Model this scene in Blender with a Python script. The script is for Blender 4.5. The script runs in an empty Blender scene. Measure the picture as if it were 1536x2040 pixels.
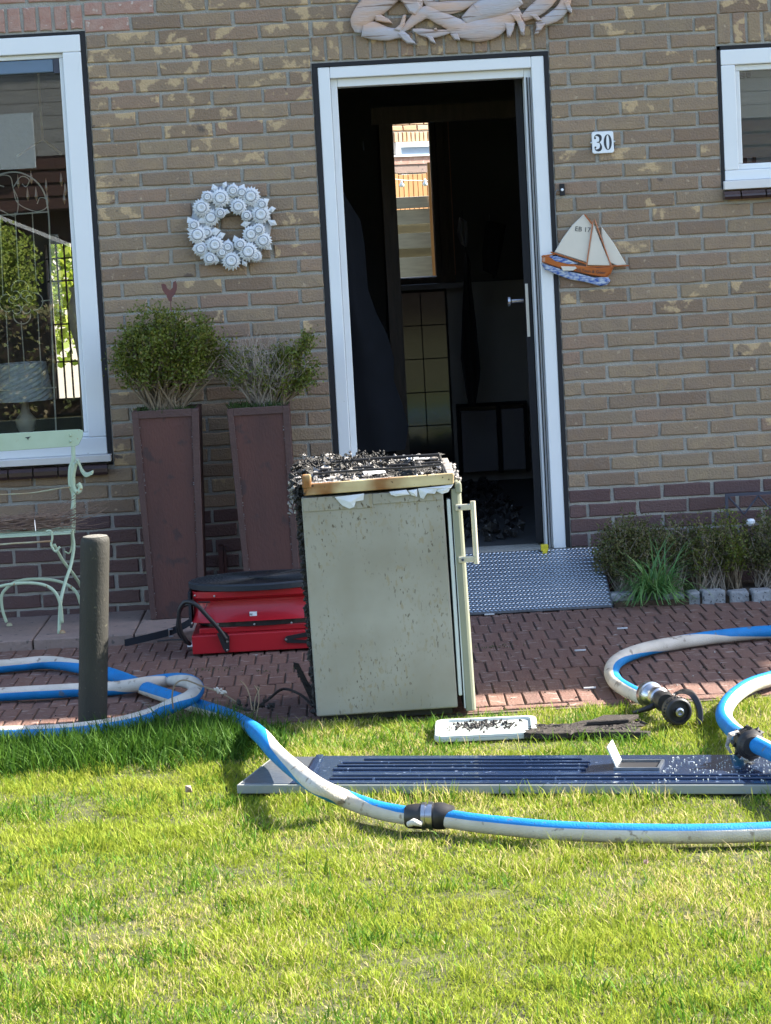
import bpy, math, random
import numpy as np
from mathutils import Vector, Matrix
R = math.radians
rnd = random.Random(7)
scn = bpy.context.scene
col = scn.collection

# ---------------------------------------------------------------- camera, sky, sun, exposure
CL, CR, CU, CF = [[0.81346, -10.45912, 1.58719], [0.998404, -0.017218, -0.053782], [0.055385, 0.112688, 0.992086], [0.011021, 0.993481, -0.113462]]
cd = bpy.data.cameras.new('camera'); cam = bpy.data.objects.new('camera', cd); col.objects.link(cam)
cd.sensor_fit = 'VERTICAL'; cd.sensor_height = 24; cd.sensor_width = 24
cd.lens = 5000 / 2040 * 24; cd.clip_end = 600; cd.clip_start = .1
m = Matrix.Identity(4)
for i in range(3):
    m[i][0] = CR[i]; m[i][1] = CU[i]; m[i][2] = -CF[i]; m[i][3] = CL[i]
cam.matrix_world = m
scn.camera = cam
SUN_EL, SUN_AZ = 38, 15            # azimuth: degrees behind the facade line, from +X towards +Y
w = bpy.data.worlds.new('World'); scn.world = w; w.use_nodes = True
nt = w.node_tree; bg = nt.nodes['Background']
sky = nt.nodes.new('ShaderNodeTexSky'); sky.sky_type = 'NISHITA'; sky.sun_disc = False
sky.sun_elevation = R(SUN_EL); sky.sun_rotation = R(90 - SUN_AZ); sky.air_density = 1.0; sky.dust_density = 1.2; sky.ozone_density = 1.0
nt.links.new(sky.outputs[0], bg.inputs[0]); bg.inputs[1].default_value = .105
sl = bpy.data.lights.new('sun', 'SUN'); sl.energy = 4.8; sl.angle = R(.53); sl.color = (1, .93, .82)
sun = bpy.data.objects.new('sun', sl); col.objects.link(sun)
sd = Vector((math.cos(R(SUN_EL)) * math.cos(R(SUN_AZ)), math.cos(R(SUN_EL)) * math.sin(R(SUN_AZ)), math.sin(R(SUN_EL))))
sun.rotation_euler = sd.to_track_quat('Z', 'Y').to_euler(); sun.location = (8, 3, 12)
scn.view_settings.view_transform = 'Standard'; scn.view_settings.look = 'None'
scn.view_settings.gamma = 1; scn.view_settings.exposure = 2.33

# ---------------------------------------------------------------- materials
def M(name, c1, c2=None, s=8, c3=None, s3=60, t3=.62, rough=.6, metal=0, bump=0, bs=60, detail=4, stretch=None, spec=.4, tint=None, soft=.12, world=True, trans=0, coat=0, dist=0, c4=None, s4=20, t4=.6, stretch3=None, clump=0):
    m = bpy.data.materials.new(name); m.use_nodes = True
    n = m.node_tree.nodes; l = m.node_tree.links; b = n['Principled BSDF']
    geo = n.new('ShaderNodeNewGeometry'); tc = n.new('ShaderNodeTexCoord')
    co = geo.outputs['Position'] if world else tc.outputs['Object']
    def mp(st):
        if not st: return co
        x = n.new('ShaderNodeMapping'); x.inputs['Scale'].default_value = st; l.new(co, x.inputs[0]); return x.outputs[0]
    def noise(sc, st=None, det=detail, d=dist):
        x = n.new('ShaderNodeTexNoise'); x.inputs['Scale'].default_value = sc; x.inputs['Detail'].default_value = det
        x.inputs['Distortion'].default_value = d
        l.new(mp(st), x.inputs[0]); return x.outputs[0]
    def mix(f, a, bb):
        x = n.new('ShaderNodeMix'); x.data_type = 'RGBA'; l.new(f, x.inputs[0])
        for k, v in ((6, a), (7, bb)):
            if isinstance(v, tuple): x.inputs[k].default_value = (*v, 1)
            else: l.new(v, x.inputs[k])
        return x.outputs[2]
    def ramp(f, a, bb):
        x = n.new('ShaderNodeMapRange'); x.inputs[1].default_value = a; x.inputs[2].default_value = bb; l.new(f, x.inputs[0]); return x.outputs[0]
    b.inputs['Base Color'].default_value = (*c1, 1)
    cur = None
    if tint:                                       # list of colours picked per piece
        at = n.new('ShaderNodeAttribute'); at.attribute_name = 'tint'
        oi = n.new('ShaderNodeObjectInfo')
        ad = n.new('ShaderNodeMath'); ad.operation = 'ADD'; l.new(at.outputs['Fac'], ad.inputs[0]); l.new(oi.outputs['Random'], ad.inputs[1])
        fr = n.new('ShaderNodeMath'); fr.operation = 'FRACT'; l.new(ad.outputs[0], fr.inputs[0])
        cr = n.new('ShaderNodeValToRGB'); el = cr.color_ramp.elements
        el[0].color = (*tint[0], 1); el[0].position = 0
        el[1].color = (*tint[-1], 1); el[1].position = 1
        for i in range(1, len(tint) - 1):
            e = el.new(i / (len(tint) - 1)); e.color = (*tint[i], 1)
        l.new(fr.outputs[0], cr.inputs[0]); cur = cr.outputs[0]
    if c2:
        f = ramp(noise(s, stretch), .5 - soft * 2, .5 + soft * 2)
        if cur is not None:
            x = n.new('ShaderNodeMath'); x.operation = 'MULTIPLY'; x.inputs[1].default_value = .45; l.new(f, x.inputs[0]); f = x.outputs[0]
        cur = mix(f, cur if cur is not None else c1, c2)
    def cl(f):
        if not clump: return f
        x = n.new('ShaderNodeMath'); x.operation = 'MULTIPLY'; l.new(f, x.inputs[0]); l.new(ramp(noise(clump, (1.6, 1, .55), 2), .44, .62), x.inputs[1]); return x.outputs[0]
    if c3:
        cur = mix(cl(ramp(noise(s3, stretch3, 3), t3, t3 + .05)), cur if cur is not None else c1, c3)
    if c4:
        cur = mix(cl(ramp(noise(s4, stretch3, 5), t4, t4 + .04)), cur if cur is not None else c1, c4)
    if cur is not None: l.new(cur, b.inputs['Base Color'])
    b.inputs['Roughness'].default_value = rough; b.inputs['Metallic'].default_value = metal
    b.inputs['Specular IOR Level'].default_value = spec
    if coat: b.inputs['Coat Weight'].default_value = coat; b.inputs['Coat Roughness'].default_value = .1
    if bump:
        bn = n.new('ShaderNodeBump'); bn.inputs['Strength'].default_value = bump; bn.inputs['Distance'].default_value = .01
        l.new(noise(bs, stretch, 4), bn.inputs['Height']); l.new(bn.outputs[0], b.inputs['Normal'])
    if trans:
        out = n['Material Output']; t = n.new('ShaderNodeBsdfTranslucent'); mx = n.new('ShaderNodeMixShader'); mx.inputs[0].default_value = trans
        if cur is not None: l.new(cur, t.inputs[0])
        else: t.inputs[0].default_value = (*c1, 1)
        l.new(b.outputs[0], mx.inputs[1]); l.new(t.outputs[0], mx.inputs[2]); l.new(mx.outputs[0], out.inputs[0])
    return m

def glass(name, ior=1.6, tintc=(.97, .98, .98), rough=.0):
    m = bpy.data.materials.new(name); m.use_nodes = True
    n = m.node_tree.nodes; l = m.node_tree.links; n.remove(n['Principled BSDF'])
    fr = n.new('ShaderNodeFresnel'); fr.inputs[0].default_value = ior
    gl = n.new('ShaderNodeBsdfGlossy'); gl.inputs['Roughness'].default_value = rough
    tr = n.new('ShaderNodeBsdfTransparent'); tr.inputs[0].default_value = (*tintc, 1)
    mx = n.new('ShaderNodeMixShader'); l.new(fr.outputs[0], mx.inputs[0]); l.new(tr.outputs[0], mx.inputs[1]); l.new(gl.outputs[0], mx.inputs[2])
    l.new(mx.outputs[0], n['Material Output'].inputs[0]); return m

BR = [(.21, .142, .095), (.26, .183, .12), (.30, .214, .136), (.255, .19, .125), (.315, .230, .145), (.278, .182, .127), (.30, .224, .14), (.28, .198, .13), (.235, .17, .114)]
mat_brick = M('brown_brick', BR[2], (.21, .155, .12), 22, (.38, .29, .2), 38, .66, rough=.85, bump=.5, bs=120, tint=BR, detail=6, soft=.07, c4=(.13, .095, .075), s4=9, t4=.69)
mat_brick_buff = M('peeling_brick', BR[2], (.20, .145, .10), 22, (.46, .33, .19), 15, .535, rough=.85, bump=.5, bs=120, tint=BR, detail=6, c4=(.13, .10, .08), s4=14, t4=.65)
PU = [(.09, .048, .045), (.115, .062, .057), (.10, .058, .057), (.13, .074, .067), (.095, .05, .044)]
mat_plinth = M('purple_brick', PU[1], (.1, .07, .07), 18, (.2, .16, .15), 55, .7, rough=.8, bump=.5, bs=120, tint=PU)
mat_red = M('red_brick', (.33, .17, .13), (.4, .27, .22), 25, (.5, .4, .34), 30, .62, rough=.85, bump=.4, bs=120)
mat_mortar = M('grey_mortar', (.29, .275, .245), (.38, .36, .32), 14, (.4, .39, .36), 90, .68, rough=.95, bump=.6, bs=150)
PV = [(.12, .056, .044), (.145, .07, .052), (.13, .066, .054), (.155, .076, .054), (.115, .058, .048)]
mat_paver = M('paver_clay', PV[1], (.17, .12, .1), 30, (.3, .25, .22), 45, .62, rough=.85, bump=.6, bs=110, tint=PV, stretch3=(.35, 1.4, 1))
mat_sand = M('joint_sand', (.085, .06, .048), (.12, .09, .07), 30, rough=1)
mat_white = M('white_paint', (.76, .78, .79), (.70, .72, .73), 5, (.5, .5, .48), 25, .73, rough=.35, soft=.2)
mat_white2 = M('white_sill', (.72, .71, .70), (.62, .6, .58), 6, rough=.45)
mat_black = M('black_seal', (.012, .012, .015), rough=.7)
mat_browntile = M('brown_glazed_tile', (.06, .032, .032), (.04, .025, .025), 12, rough=.25, coat=.4)
mat_soot = M('soot', (.06, .06, .062), (.075, .075, .074), 3, rough=.75, bump=.4, bs=30)
mat_sootwall = M('sooty_wall', (.30, .29, .27), (.22, .22, .2), 2, rough=.8)
mat_sootwood = M('scorched_wood', (.09, .068, .05), (.05, .04, .03), 6, rough=.65, bump=.3, bs=40, stretch=(8, 8, 1))
mat_tile = M('dark_tile', (.035, .035, .035), (.055, .052, .048), 6, rough=.08, spec=.7)
mat_debris = M('wet_char', (.012, .011, .011), (.03, .028, .026), 30, (.3, .3, .32), 70, .66, rough=.35, bump=1, bs=90)
mat_glass = glass('window_glass', 1.8)
mat_frost = M('grey_blind', (.24, .26, .25), (.21, .23, .22), 4, rough=.5)
mat_roller = M('slate_roller_case', (.13, .19, .27), rough=.35)
mat_corten = M('rusted_steel', (.066, .033, .031), (.10, .043, .036), 5, (.055, .032, .032), 12, .6, rough=.6, bump=.35, bs=140, stretch=(1, 1, .35), metal=.15, soft=.07)
mat_corten_edge = M('rusted_steel_edge', (.07, .04, .037), (.088, .05, .045), 9, rough=.6, bump=.3, bs=100, metal=.1)
mat_bolly = M('weathered_recycled_plastic', (.02, .019, .015), (.03, .028, .022), 9, (.07, .065, .045), 60, .66, rough=.7, bump=.25, bs=220, stretch=(1, 1, .5))
mat_bench = M('mint_paint', (.45, .55, .40), (.40, .49, .34), 12, (.33, .2, .09), 45, .69, rough=.45)
mat_rust = M('rusty_rod', (.4, .42, .28), (.3, .13, .05), 14, rough=.7)
mat_twig = M('dry_twigs', (.10, .055, .04), (.24, .16, .11), 60, rough=.9)
mat_bark = M('pale_bark', (.28, .22, .15), (.16, .12, .08), 30, rough=.9)
mat_greytwig = M('bare_grey_twig', (.40, .34, .28), (.26, .22, .18), 30, rough=.9)
LG = [(.08, .115, .012), (.12, .155, .02), (.17, .19, .03), (.09, .125, .016), (.21, .18, .04)]
mat_leaf = M('boxwood_leaf', LG[1], rough=.45, tint=LG, trans=.3)
LB = [(.08, .09, .02), (.12, .11, .035), (.07, .105, .02), (.17, .13, .065), (.055, .085, .015)]
mat_leafbrown = M('browned_boxwood_leaf', LB[1], rough=.6, tint=LB, trans=.2)
LM = [(.05, .09, .02), (.03, .06, .012), (.08, .12, .03)]
mat_moss = M('green_weeds', LM[1], rough=.7, tint=LM, trans=.3)
GB = [(.12, .26, .07), (.08, .2, .06), (.2, .32, .1)]
mat_bladeleaf = M('strappy_leaf', GB[1], rough=.4, tint=GB, trans=.3)
mat_red_metal = M('red_powder_coat', (.42, .012, .02), (.36, .012, .02), 4, rough=.32, coat=.3)
mat_blackmetal = M('black_powder_coat', (.014, .014, .016), (.022, .022, .024), 20, rough=.4)
mat_blackplastic = M('black_plastic', (.018, .024, .032), rough=.45)
mat_steel = M('brushed_steel', (.55, .55, .56), (.4, .4, .42), 20, rough=.28, metal=1)
mat_alu = M('dull_aluminium', (.24, .27, .31), (.18, .2, .23), 14, (.2, .2, .2), 30, .7, rough=.36, metal=.75, bump=.2, bs=60)
mat_blue = M('hose_blue', (.0, .19, .50), (.0, .15, .40), 14, (.08, .14, .22), 34, .64, rough=.6, bump=.35, bs=260, soft=.07)
mat_hosewhite = M('hose_white', (.58, .54, .48), (.46, .42, .36), 10, (.28, .24, .20), 26, .62, rough=.7, bump=.35, bs=260, stretch3=(1, 1, 1), soft=.07)
mat_rubber = M('black_rubber', (.015, .014, .015), (.03, .028, .028), 20, rough=.45)
mat_fridge = M('grey_green_enamel', (.31, .30, .255), (.25, .235, .19), 5, (.10, .08, .055), 110, .60, rough=.38, c4=(.26, .225, .155), s4=75, t4=.565, stretch3=(1, 1, .45), clump=7, soft=.08, world=False)
mat_fridgeplain = M('grey_green_door', (.24, .25, .185), (.21, .22, .16), 8, rough=.4, world=False)
mat_seal = M('door_seal', (.5, .54, .52), rough=.5)
mat_cream = M('scorched_cream_enamel', (.58, .48, .27), (.22, .095, .03), 4.5, (.05, .03, .02), 60, .66, rough=.35, soft=.045, world=False)
mat_handle = M('pale_anodised_handle', (.56, .53, .43), (.48, .45, .36), 12, rough=.35, metal=.3)
mat_char = M('char_crust', (.014, .013, .012), (.04, .036, .032), 50, (.32, .3, .27), 85, .68, rough=.5, bump=1, bs=160)
mat_ash = M('silvery_ash', (.45, .43, .40), (.12, .1, .09), 60, rough=.45, bump=.8, bs=160)
mat_paper = M('torn_foil_paper', (.66, .68, .72), (.5, .52, .52), 20, rough=.5)
mat_door = M('navy_door_paint', (.012, .024, .058), (.02, .036, .078), 6, (.2, .25, .35), 60, .66, rough=.2, coat=.6, bump=.25, bs=35, world=False)
mat_dooredge = M('pale_door_edge', (.22, .25, .24), (.28, .28, .26), 12, rough=.5)
mat_traym = M('white_plastic_tray', (.48, .52, .49), (.42, .45, .42), 10, rough=.4)
mat_plank = M('charred_board', (.045, .035, .028), (.025, .02, .018), 10, (.12, .11, .1), 50, .66, rough=.8, bump=.8, bs=60, stretch=(1, 6, 6))
mat_granite = M('granite_sett', (.2, .21, .22), (.3, .31, .32), 35, (.08, .08, .085), 80, .6, rough=.8, bump=.6, bs=90)
mat_soil = M('bed_soil', (.05, .035, .022), (.09, .065, .045), 40, rough=1, bump=1, bs=60)
mat_wood = M('carved_pale_wood', (.52, .35, .26), (.42, .39, .40), 5, (.20, .14, .11), 26, .60, rough=.6, bump=.3, bs=60, stretch=(.6, 1, 3), soft=.05, stretch3=(.12, 1, 3.5))
mat_wreath = M('whitewashed_resin', (.66, .68, .70), (.58, .60, .62), 30, rough=.6)
mat_wreathdark = M('dark_grey_resin', (.16, .18, .22), (.3, .32, .36), 40, rough=.7)  # darker bluish grey for the rims round the flower centres
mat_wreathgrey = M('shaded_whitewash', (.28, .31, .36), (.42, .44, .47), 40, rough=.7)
mat_sail = M('cream_glaze', (.66, .61, .52), (.6, .56, .48), 14, rough=.35)
mat_orange = M('orange_glaze', (.42, .12, .025), (.34, .09, .02), 20, rough=.3, coat=.4)
mat_wave = M('blue_wave_glaze', (.46, .52, .58), (.03, .09, .33), 45, rough=.25, coat=.5, stretch=(1, 1, 2.5), soft=.06)
mat_rooster = M('rooster_rust', (.11, .045, .045), (.15, .06, .05), 20, rough=.7)
mat_dark = M('dark_ink', (.03, .035, .045), rough=.5)
mat_enamel = M('white_enamel', (.78, .82, .85), rough=.2, coat=.4)
mat_navy = M('dark_iron', (.05, .055, .08), rough=.5)
mat_wire = M('cream_wire', (.75, .76, .68), rough=.5)
mat_wicker = M('blue_grey_wicker', (.8, .88, .92), (.5, .6, .66), 60, rough=.7)
mat_fabric = M('dark_navy_cloth', (.008, .009, .012), (.012, .013, .018), 8, rough=.95)
mat_blackcloth = M('black_cloth', (.008, .008, .009), rough=.95)
mat_radiator = M('sooty_radiator', (.16, .16, .17), (.12, .12, .13), 3, rough=.5)
mat_yellow = M('yellow_plastic', (.6, .5, .03), rough=.5)
mat_fenceor = M('orange_timber', (.46, .25, .10), (.36, .17, .06), 5, rough=.7, stretch=(6, 6, .6))
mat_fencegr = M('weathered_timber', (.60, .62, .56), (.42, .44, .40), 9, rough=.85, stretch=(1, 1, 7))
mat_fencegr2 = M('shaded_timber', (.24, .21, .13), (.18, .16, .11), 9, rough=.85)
mat_farbrick = M('pale_far_brick', (.5, .33, .2), rough=.85, tint=[(.42, .26, .15), (.52, .36, .22), (.4, .27, .2), (.55, .4, .22), (.45, .3, .22)])
mat_farmortar = M('far_mortar', (.5, .46, .4), rough=.95)
mat_rooft = M('roof_tiles', (.05, .042, .04), (.08, .06, .055), 4, rough=.7, bump=.5, bs=12)
mat_siding = M('dark_siding', (.10, .055, .045), (.08, .045, .04), 5, rough=.6)
mat_greyside = M('grey_siding', (.30, .31, .30), (.26, .27, .27), 5, rough=.6)
mat_shutter = M('pale_shutter', (.5, .6, .66), rough=.5)
mat_ivory = M('ivory_ceramic', (.62, .58, .46), rough=.3)
mat_crystal = M('amber_crystal', (.8, .6, .35), rough=.1, spec=.9)
mat_sillwood = M('reddish_sill_board', (.26, .1, .06), (.2, .08, .05), 10, rough=.3)
mat_leaf_lit = M('garden_leaf', (.2, .3, .03), rough=.6, tint=[(.12, .2, .02), (.2, .28, .03), (.3, .36, .05), (.1, .16, .02)], trans=.3)
mat_trunk = M('brown_bark', (.12, .09, .06), (.07, .05, .035), 20, rough=.9, bump=.6, bs=30)
mat_ground = M('lawn_soil', (.05, .06, .018), (.085, .08, .035), 14, (.03, .035, .012), 40, .55, rough=1)
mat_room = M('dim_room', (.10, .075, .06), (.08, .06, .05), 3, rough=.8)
mat_strap = M('black_webbing', (.012, .014, .02), rough=.8)
mat_slab = M('pinkish_slab', (.22, .165, .14), (.28, .2, .17), 12, (.12, .1, .09), 30, .64, rough=.9, bump=.5, bs=80)
GR = [(.17, .25, .02), (.23, .29, .03), (.29, .33, .04), (.21, .28, .025), (.36, .36, .07), (.42, .39, .11), (.47, .40, .16), (.54, .45, .24)]
mat_grass = M('grass_blade', GR[0], rough=.7, tint=GR, trans=.38, spec=.12)
GL = [(.05, .13, .01), (.08, .18, .014), (.14, .23, .02), (.06, .15, .012)]
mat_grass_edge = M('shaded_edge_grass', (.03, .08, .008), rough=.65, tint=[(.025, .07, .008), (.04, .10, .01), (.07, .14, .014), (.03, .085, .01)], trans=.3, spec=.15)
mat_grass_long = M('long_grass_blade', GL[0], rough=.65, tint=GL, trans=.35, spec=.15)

# ---------------------------------------------------------------- mesh builder
class MB:
    def __init__(s): s.v = []; s.f = []; s.m = []; s.t = []
    def add(s, vs, fs, mi=0, t=None):
        o = len(s.v); s.v += [tuple(p) for p in vs]
        for f in fs: s.f.append([i + o for i in f]); s.m.append(mi); s.t.append(rnd.random() if t is None else t)
        return s
    def box(s, a, b, mi=0, t=None, rot=None, piv=None):
        x0, y0, z0 = a; x1, y1, z1 = b
        vs = [Vector(p) for p in ((x0, y0, z0), (x1, y0, z0), (x1, y1, z0), (x0, y1, z0), (x0, y0, z1), (x1, y0, z1), (x1, y1, z1), (x0, y1, z1))]
        if rot is not None:
            c = Vector(piv) if piv is not None else (vs[0] + vs[6]) / 2
            vs = [c + rot @ (p - c) for p in vs]
        return s.add(vs, [(0, 3, 2, 1), (4, 5, 6, 7), (0, 1, 5, 4), (1, 2, 6, 5), (2, 3, 7, 6), (3, 0, 4, 7)], mi, t)
    def tube(s, pts, r, n=6, mi=0, cap=True, flat=1, up=None):
        pts = [Vector(p) for p in pts]; N = len(pts)
        rs = r if isinstance(r, (list, tuple)) else [r] * N
        t0 = (pts[1] - pts[0]).normalized()
        a = Vector(up) if up else (Vector((0, 0, 1)) if abs(t0.z) < .9 else Vector((0, 1, 0)))
        vs = []
        for i, p in enumerate(pts):
            t = (pts[min(i + 1, N - 1)] - pts[max(i - 1, 0)]).normalized()
            a = (a - t * a.dot(t)); a = a.normalized() if a.length > 1e-6 else t.orthogonal().normalized(); b = t.cross(a)
            for k in range(n):
                an = 2 * math.pi * k / n
                vs.append(p + (a * math.cos(an) * flat + b * math.sin(an)) * rs[i])
        fs = [(i * n + k, i * n + (k + 1) % n, (i + 1) * n + (k + 1) % n, (i + 1) * n + k) for i in range(N - 1) for k in range(n)]
        if cap: fs += [tuple(range(n))[::-1], tuple((N - 1) * n + k for k in range(n))]
        return s.add(vs, fs, mi)
    def lathe(s, prof, c=(0, 0, 0), n=24, mi=0, axis='z'):
        vs = []
        for r, h in prof:
            for k in range(n):
                a = 2 * math.pi * k / n; x, y = r * math.cos(a), r * math.sin(a)
                p = (x, y, h) if axis == 'z' else ((x, h, y) if axis == 'y' else (h, x, y))
                vs.append((c[0] + p[0], c[1] + p[1], c[2] + p[2]))
        N = len(prof)
        fs = [(i * n + k, i * n + (k + 1) % n, (i + 1) * n + (k + 1) % n, (i + 1) * n + k) for i in range(N - 1) for k in range(n)]
        if prof[0][0] > 1e-4: fs.append(tuple(range(n))[::-1])
        if prof[-1][0] > 1e-4: fs.append(tuple((N - 1) * n + k for k in range(n)))
        return s.add(vs, fs, mi)
    def plate(s, poly, y0, y1, mi=0, bev=0):
        """poly: (x, z) outline, front at y0, back at y1"""
        n = len(poly); cx = sum(p[0] for p in poly) / n; cz = sum(p[1] for p in poly) / n
        area = sum(poly[i][0] * poly[(i + 1) % n][1] - poly[(i + 1) % n][0] * poly[i][1] for i in range(n))
        if area < 0: poly = poly[::-1]
        if bev:
            inn = [(cx + (x - cx) * (1 - bev), cz + (z - cz) * (1 - bev)) for x, z in poly]
            e = abs(y1 - y0) * .35
            vs = [(x, y0, z) for x, z in inn] + [(x, y0 + e, z) for x, z in poly] + [(x, y1, z) for x, z in poly]
            fs = [tuple(range(n))] + [(i + n, (i + 1) % n + n, (i + 1) % n, i) for i in range(n)] + [(i + 2 * n, (i + 1) % n + 2 * n, (i + 1) % n + n, i + n) for i in range(n)] + [tuple(range(2 * n, 3 * n))[::-1]]
        else:
            vs = [(x, y0, z) for x, z in poly] + [(x, y1, z) for x, z in poly]
            fs = [tuple(range(n))] + [(i + n, (i + 1) % n + n, (i + 1) % n, i) for i in range(n)] + [tuple(range(n, 2 * n))[::-1]]
        return s.add(vs, fs, mi)
    def stroke(s, pts, wd, y0, y1, mi=0):
        """flat 2-D pen stroke in the x-z plane with varying width"""
        N = len(pts); ws = wd if isinstance(wd, (list, tuple)) else [wd] * N; L_ = []; R_ = []
        for i, (x, z) in enumerate(pts):
            a = pts[max(i - 1, 0)]; b = pts[min(i + 1, N - 1)]; dx, dz = b[0] - a[0], b[1] - a[1]; q = math.hypot(dx, dz) or 1
            L_.append((x - dz / q * ws[i] / 2, z + dx / q * ws[i] / 2)); R_.append((x + dz / q * ws[i] / 2, z - dx / q * ws[i] / 2))
        vs = [(x, y0, z) for x, z in L_ + R_] + [(x, y1, z) for x, z in L_ + R_]; fs = []
        for i in range(N - 1):
            fs += [(i, N + i, N + i + 1, i + 1), (2 * N + i, i, i + 1, 2 * N + i + 1), (N + i, 3 * N + i, 3 * N + i + 1, N + i + 1)]
        return s.add(vs, fs, mi)
    def blob(s, c, r, j=.35, mi=0, sz=(1, 1, 1)):
        P = [(0, 0, 1), (0, 0, -1), (1, 0, 0), (-1, 0, 0), (0, 1, 0), (0, -1, 0)]
        q = [Vector((p[0] * sz[0], p[1] * sz[1], p[2] * sz[2])) * r * (1 + rnd.uniform(-j, j)) for p in P]
        rm = Matrix.Rotation(rnd.uniform(0, 6.28), 3, (rnd.random(), rnd.random(), rnd.random() + .1)) if sz == (1, 1, 1) else Matrix.Rotation(rnd.uniform(0, 6.28), 3, 'Z')
        return s.add([Vector(c) + rm @ p for p in q], [(0, 2, 4), (0, 4, 3), (0, 3, 5), (0, 5, 2), (1, 4, 2), (1, 3, 4), (1, 5, 3), (1, 2, 5)], mi)
    def leaf(s, c, d, nrm, L, W, mi=0):
        d = d.normalized(); sd_ = d.cross(nrm)
        if sd_.length < 1e-4: sd_ = d.orthogonal()
        sd_ = sd_.normalized(); c = Vector(c)
        return s.add([c, c + d * L * .5 + sd_ * W / 2, c + d * L, c + d * L * .5 - sd_ * W / 2], [(0, 1, 2, 3)], mi)
    def build(s, name, mats, parent=None, smooth=False, local=False, angle=None):
        me = bpy.data.meshes.new(name)
        off = Vector((0, 0, 0))
        if parent is not None and not local:
            p = parent
            while p is not None: off += p.location; p = p.parent
        me.from_pydata([(x - off.x, y - off.y, z - off.z) for x, y, z in s.v], [], s.f)
        for mm in (mats if isinstance(mats, (list, tuple)) else [mats]): me.materials.append(mm)
        me.polygons.foreach_set('material_index', s.m)
        at = me.attributes.new('tint', 'FLOAT', 'FACE'); at.data.foreach_set('value', s.t)
        if smooth: me.polygons.foreach_set('use_smooth', [True] * len(s.f))
        me.update()
        o = bpy.data.objects.new(name, me); col.objects.link(o)
        if parent is not None: o.parent = parent
        return o

def tag(o, label=None, cat=None, group=None, kind=None):
    if label: o['label'] = label
    if cat: o['category'] = cat
    if group: o['group'] = group
    if kind: o['kind'] = kind
    return o
def thing(name, label, cat, loc, group=None, rz=0):
    o = bpy.data.objects.new(name, None); col.objects.link(o); o.location = loc; o.rotation_euler = (0, 0, rz); o.empty_display_size = .1
    return tag(o, label, cat, group)
def bevel(o, w=.003, seg=2):
    b = o.modifiers.new('bevel', 'BEVEL'); b.width = w; b.segments = seg; b.limit_method = 'ANGLE'; b.angle_limit = R(40); return o
def cr(pts, k=8):
    """Catmull-Rom through points"""
    P = [Vector(p) for p in pts]; P = [2 * P[0] - P[1]] + P + [2 * P[-1] - P[-2]]; out = []
    for i in range(1, len(P) - 2):
        for j in range(k):
            t = j / k; a, b, c, d = P[i - 1:i + 3]
            out.append(.5 * ((2 * b) + (c - a) * t + (2 * a - 5 * b + 4 * c - d) * t * t + (3 * b - a - 3 * c + d) * t ** 3))
    out.append(P[-2]); return out

# ---------------------------------------------------------------- ground, path, lawn base
g = MB().add([(-150, -300, -.03), (150, -300, -.03), (150, 300, -.03), (-150, 300, -.03)], [(0, 1, 2, 3)]); tag(g.build('ground', mat_ground), kind='structure')
def lawnbase():
    mb = MB(); nx, ny = 60, 50; vs = []
    for j in range(ny + 1):
        for i in range(nx + 1):
            x = -2.5 + 6.5 * i / nx; y = -6.8 + 4.38 * j / ny
            vs.append((x, y, -.012 + .006 * math.sin(x * 5 + y * 3) * math.sin(y * 7) * min(1, (ny - j) / 4)))
    mb.add(vs, [(j * (nx + 1) + i, j * (nx + 1) + i + 1, (j + 1) * (nx + 1) + i + 1, (j + 1) * (nx + 1) + i) for j in range(ny) for i in range(nx)])
    return mb.build('lawn', mat_ground)
tag(lawnbase(), kind='structure')
path = MB().box((-3, -2.42, -.06), (5, .0, -.007)).build('path', mat_sand); tag(path, kind='structure')

def brick_mesh(Lx, Lz, dep, seed, jit=.0022, bev=.0035):
    """irregular brick: front face towards -y, centred in x and z, front at y=0"""
    r = random.Random(seed); mb = MB(); ring = []
    hx, hz = Lx / 2, Lz / 2
    for x, z in ((-hx, -hz), (-hx * .4, -hz), (hx * .35, -hz), (hx, -hz), (hx, 0), (hx, hz), (hx * .4, hz), (-hx * .3, hz), (-hx, hz), (-hx, 0)):
        ring.append((x + r.uniform(-jit, jit), z + r.uniform(-jit, jit)))
    n = len(ring); tl = r.uniform(-.0015, .0015)
    vs = [(x * (1 - bev / hx * 1.3), r.uniform(-.0006, .0006) + tl * x / hx, z * (1 - bev / hz * 1.1)) for x, z in ring] + [(x, bev + tl * x / hx, z) for x, z in ring] + [(x, dep, z) for x, z in ring]
    fs = [tuple(range(n))] + [(i + n, (i + 1) % n + n, (i + 1) % n, i) for i in range(n)] + [(i + 2 * n, (i + 1) % n + 2 * n, (i + 1) % n + n, i + n) for i in range(n)]
    return vs, fs
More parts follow.
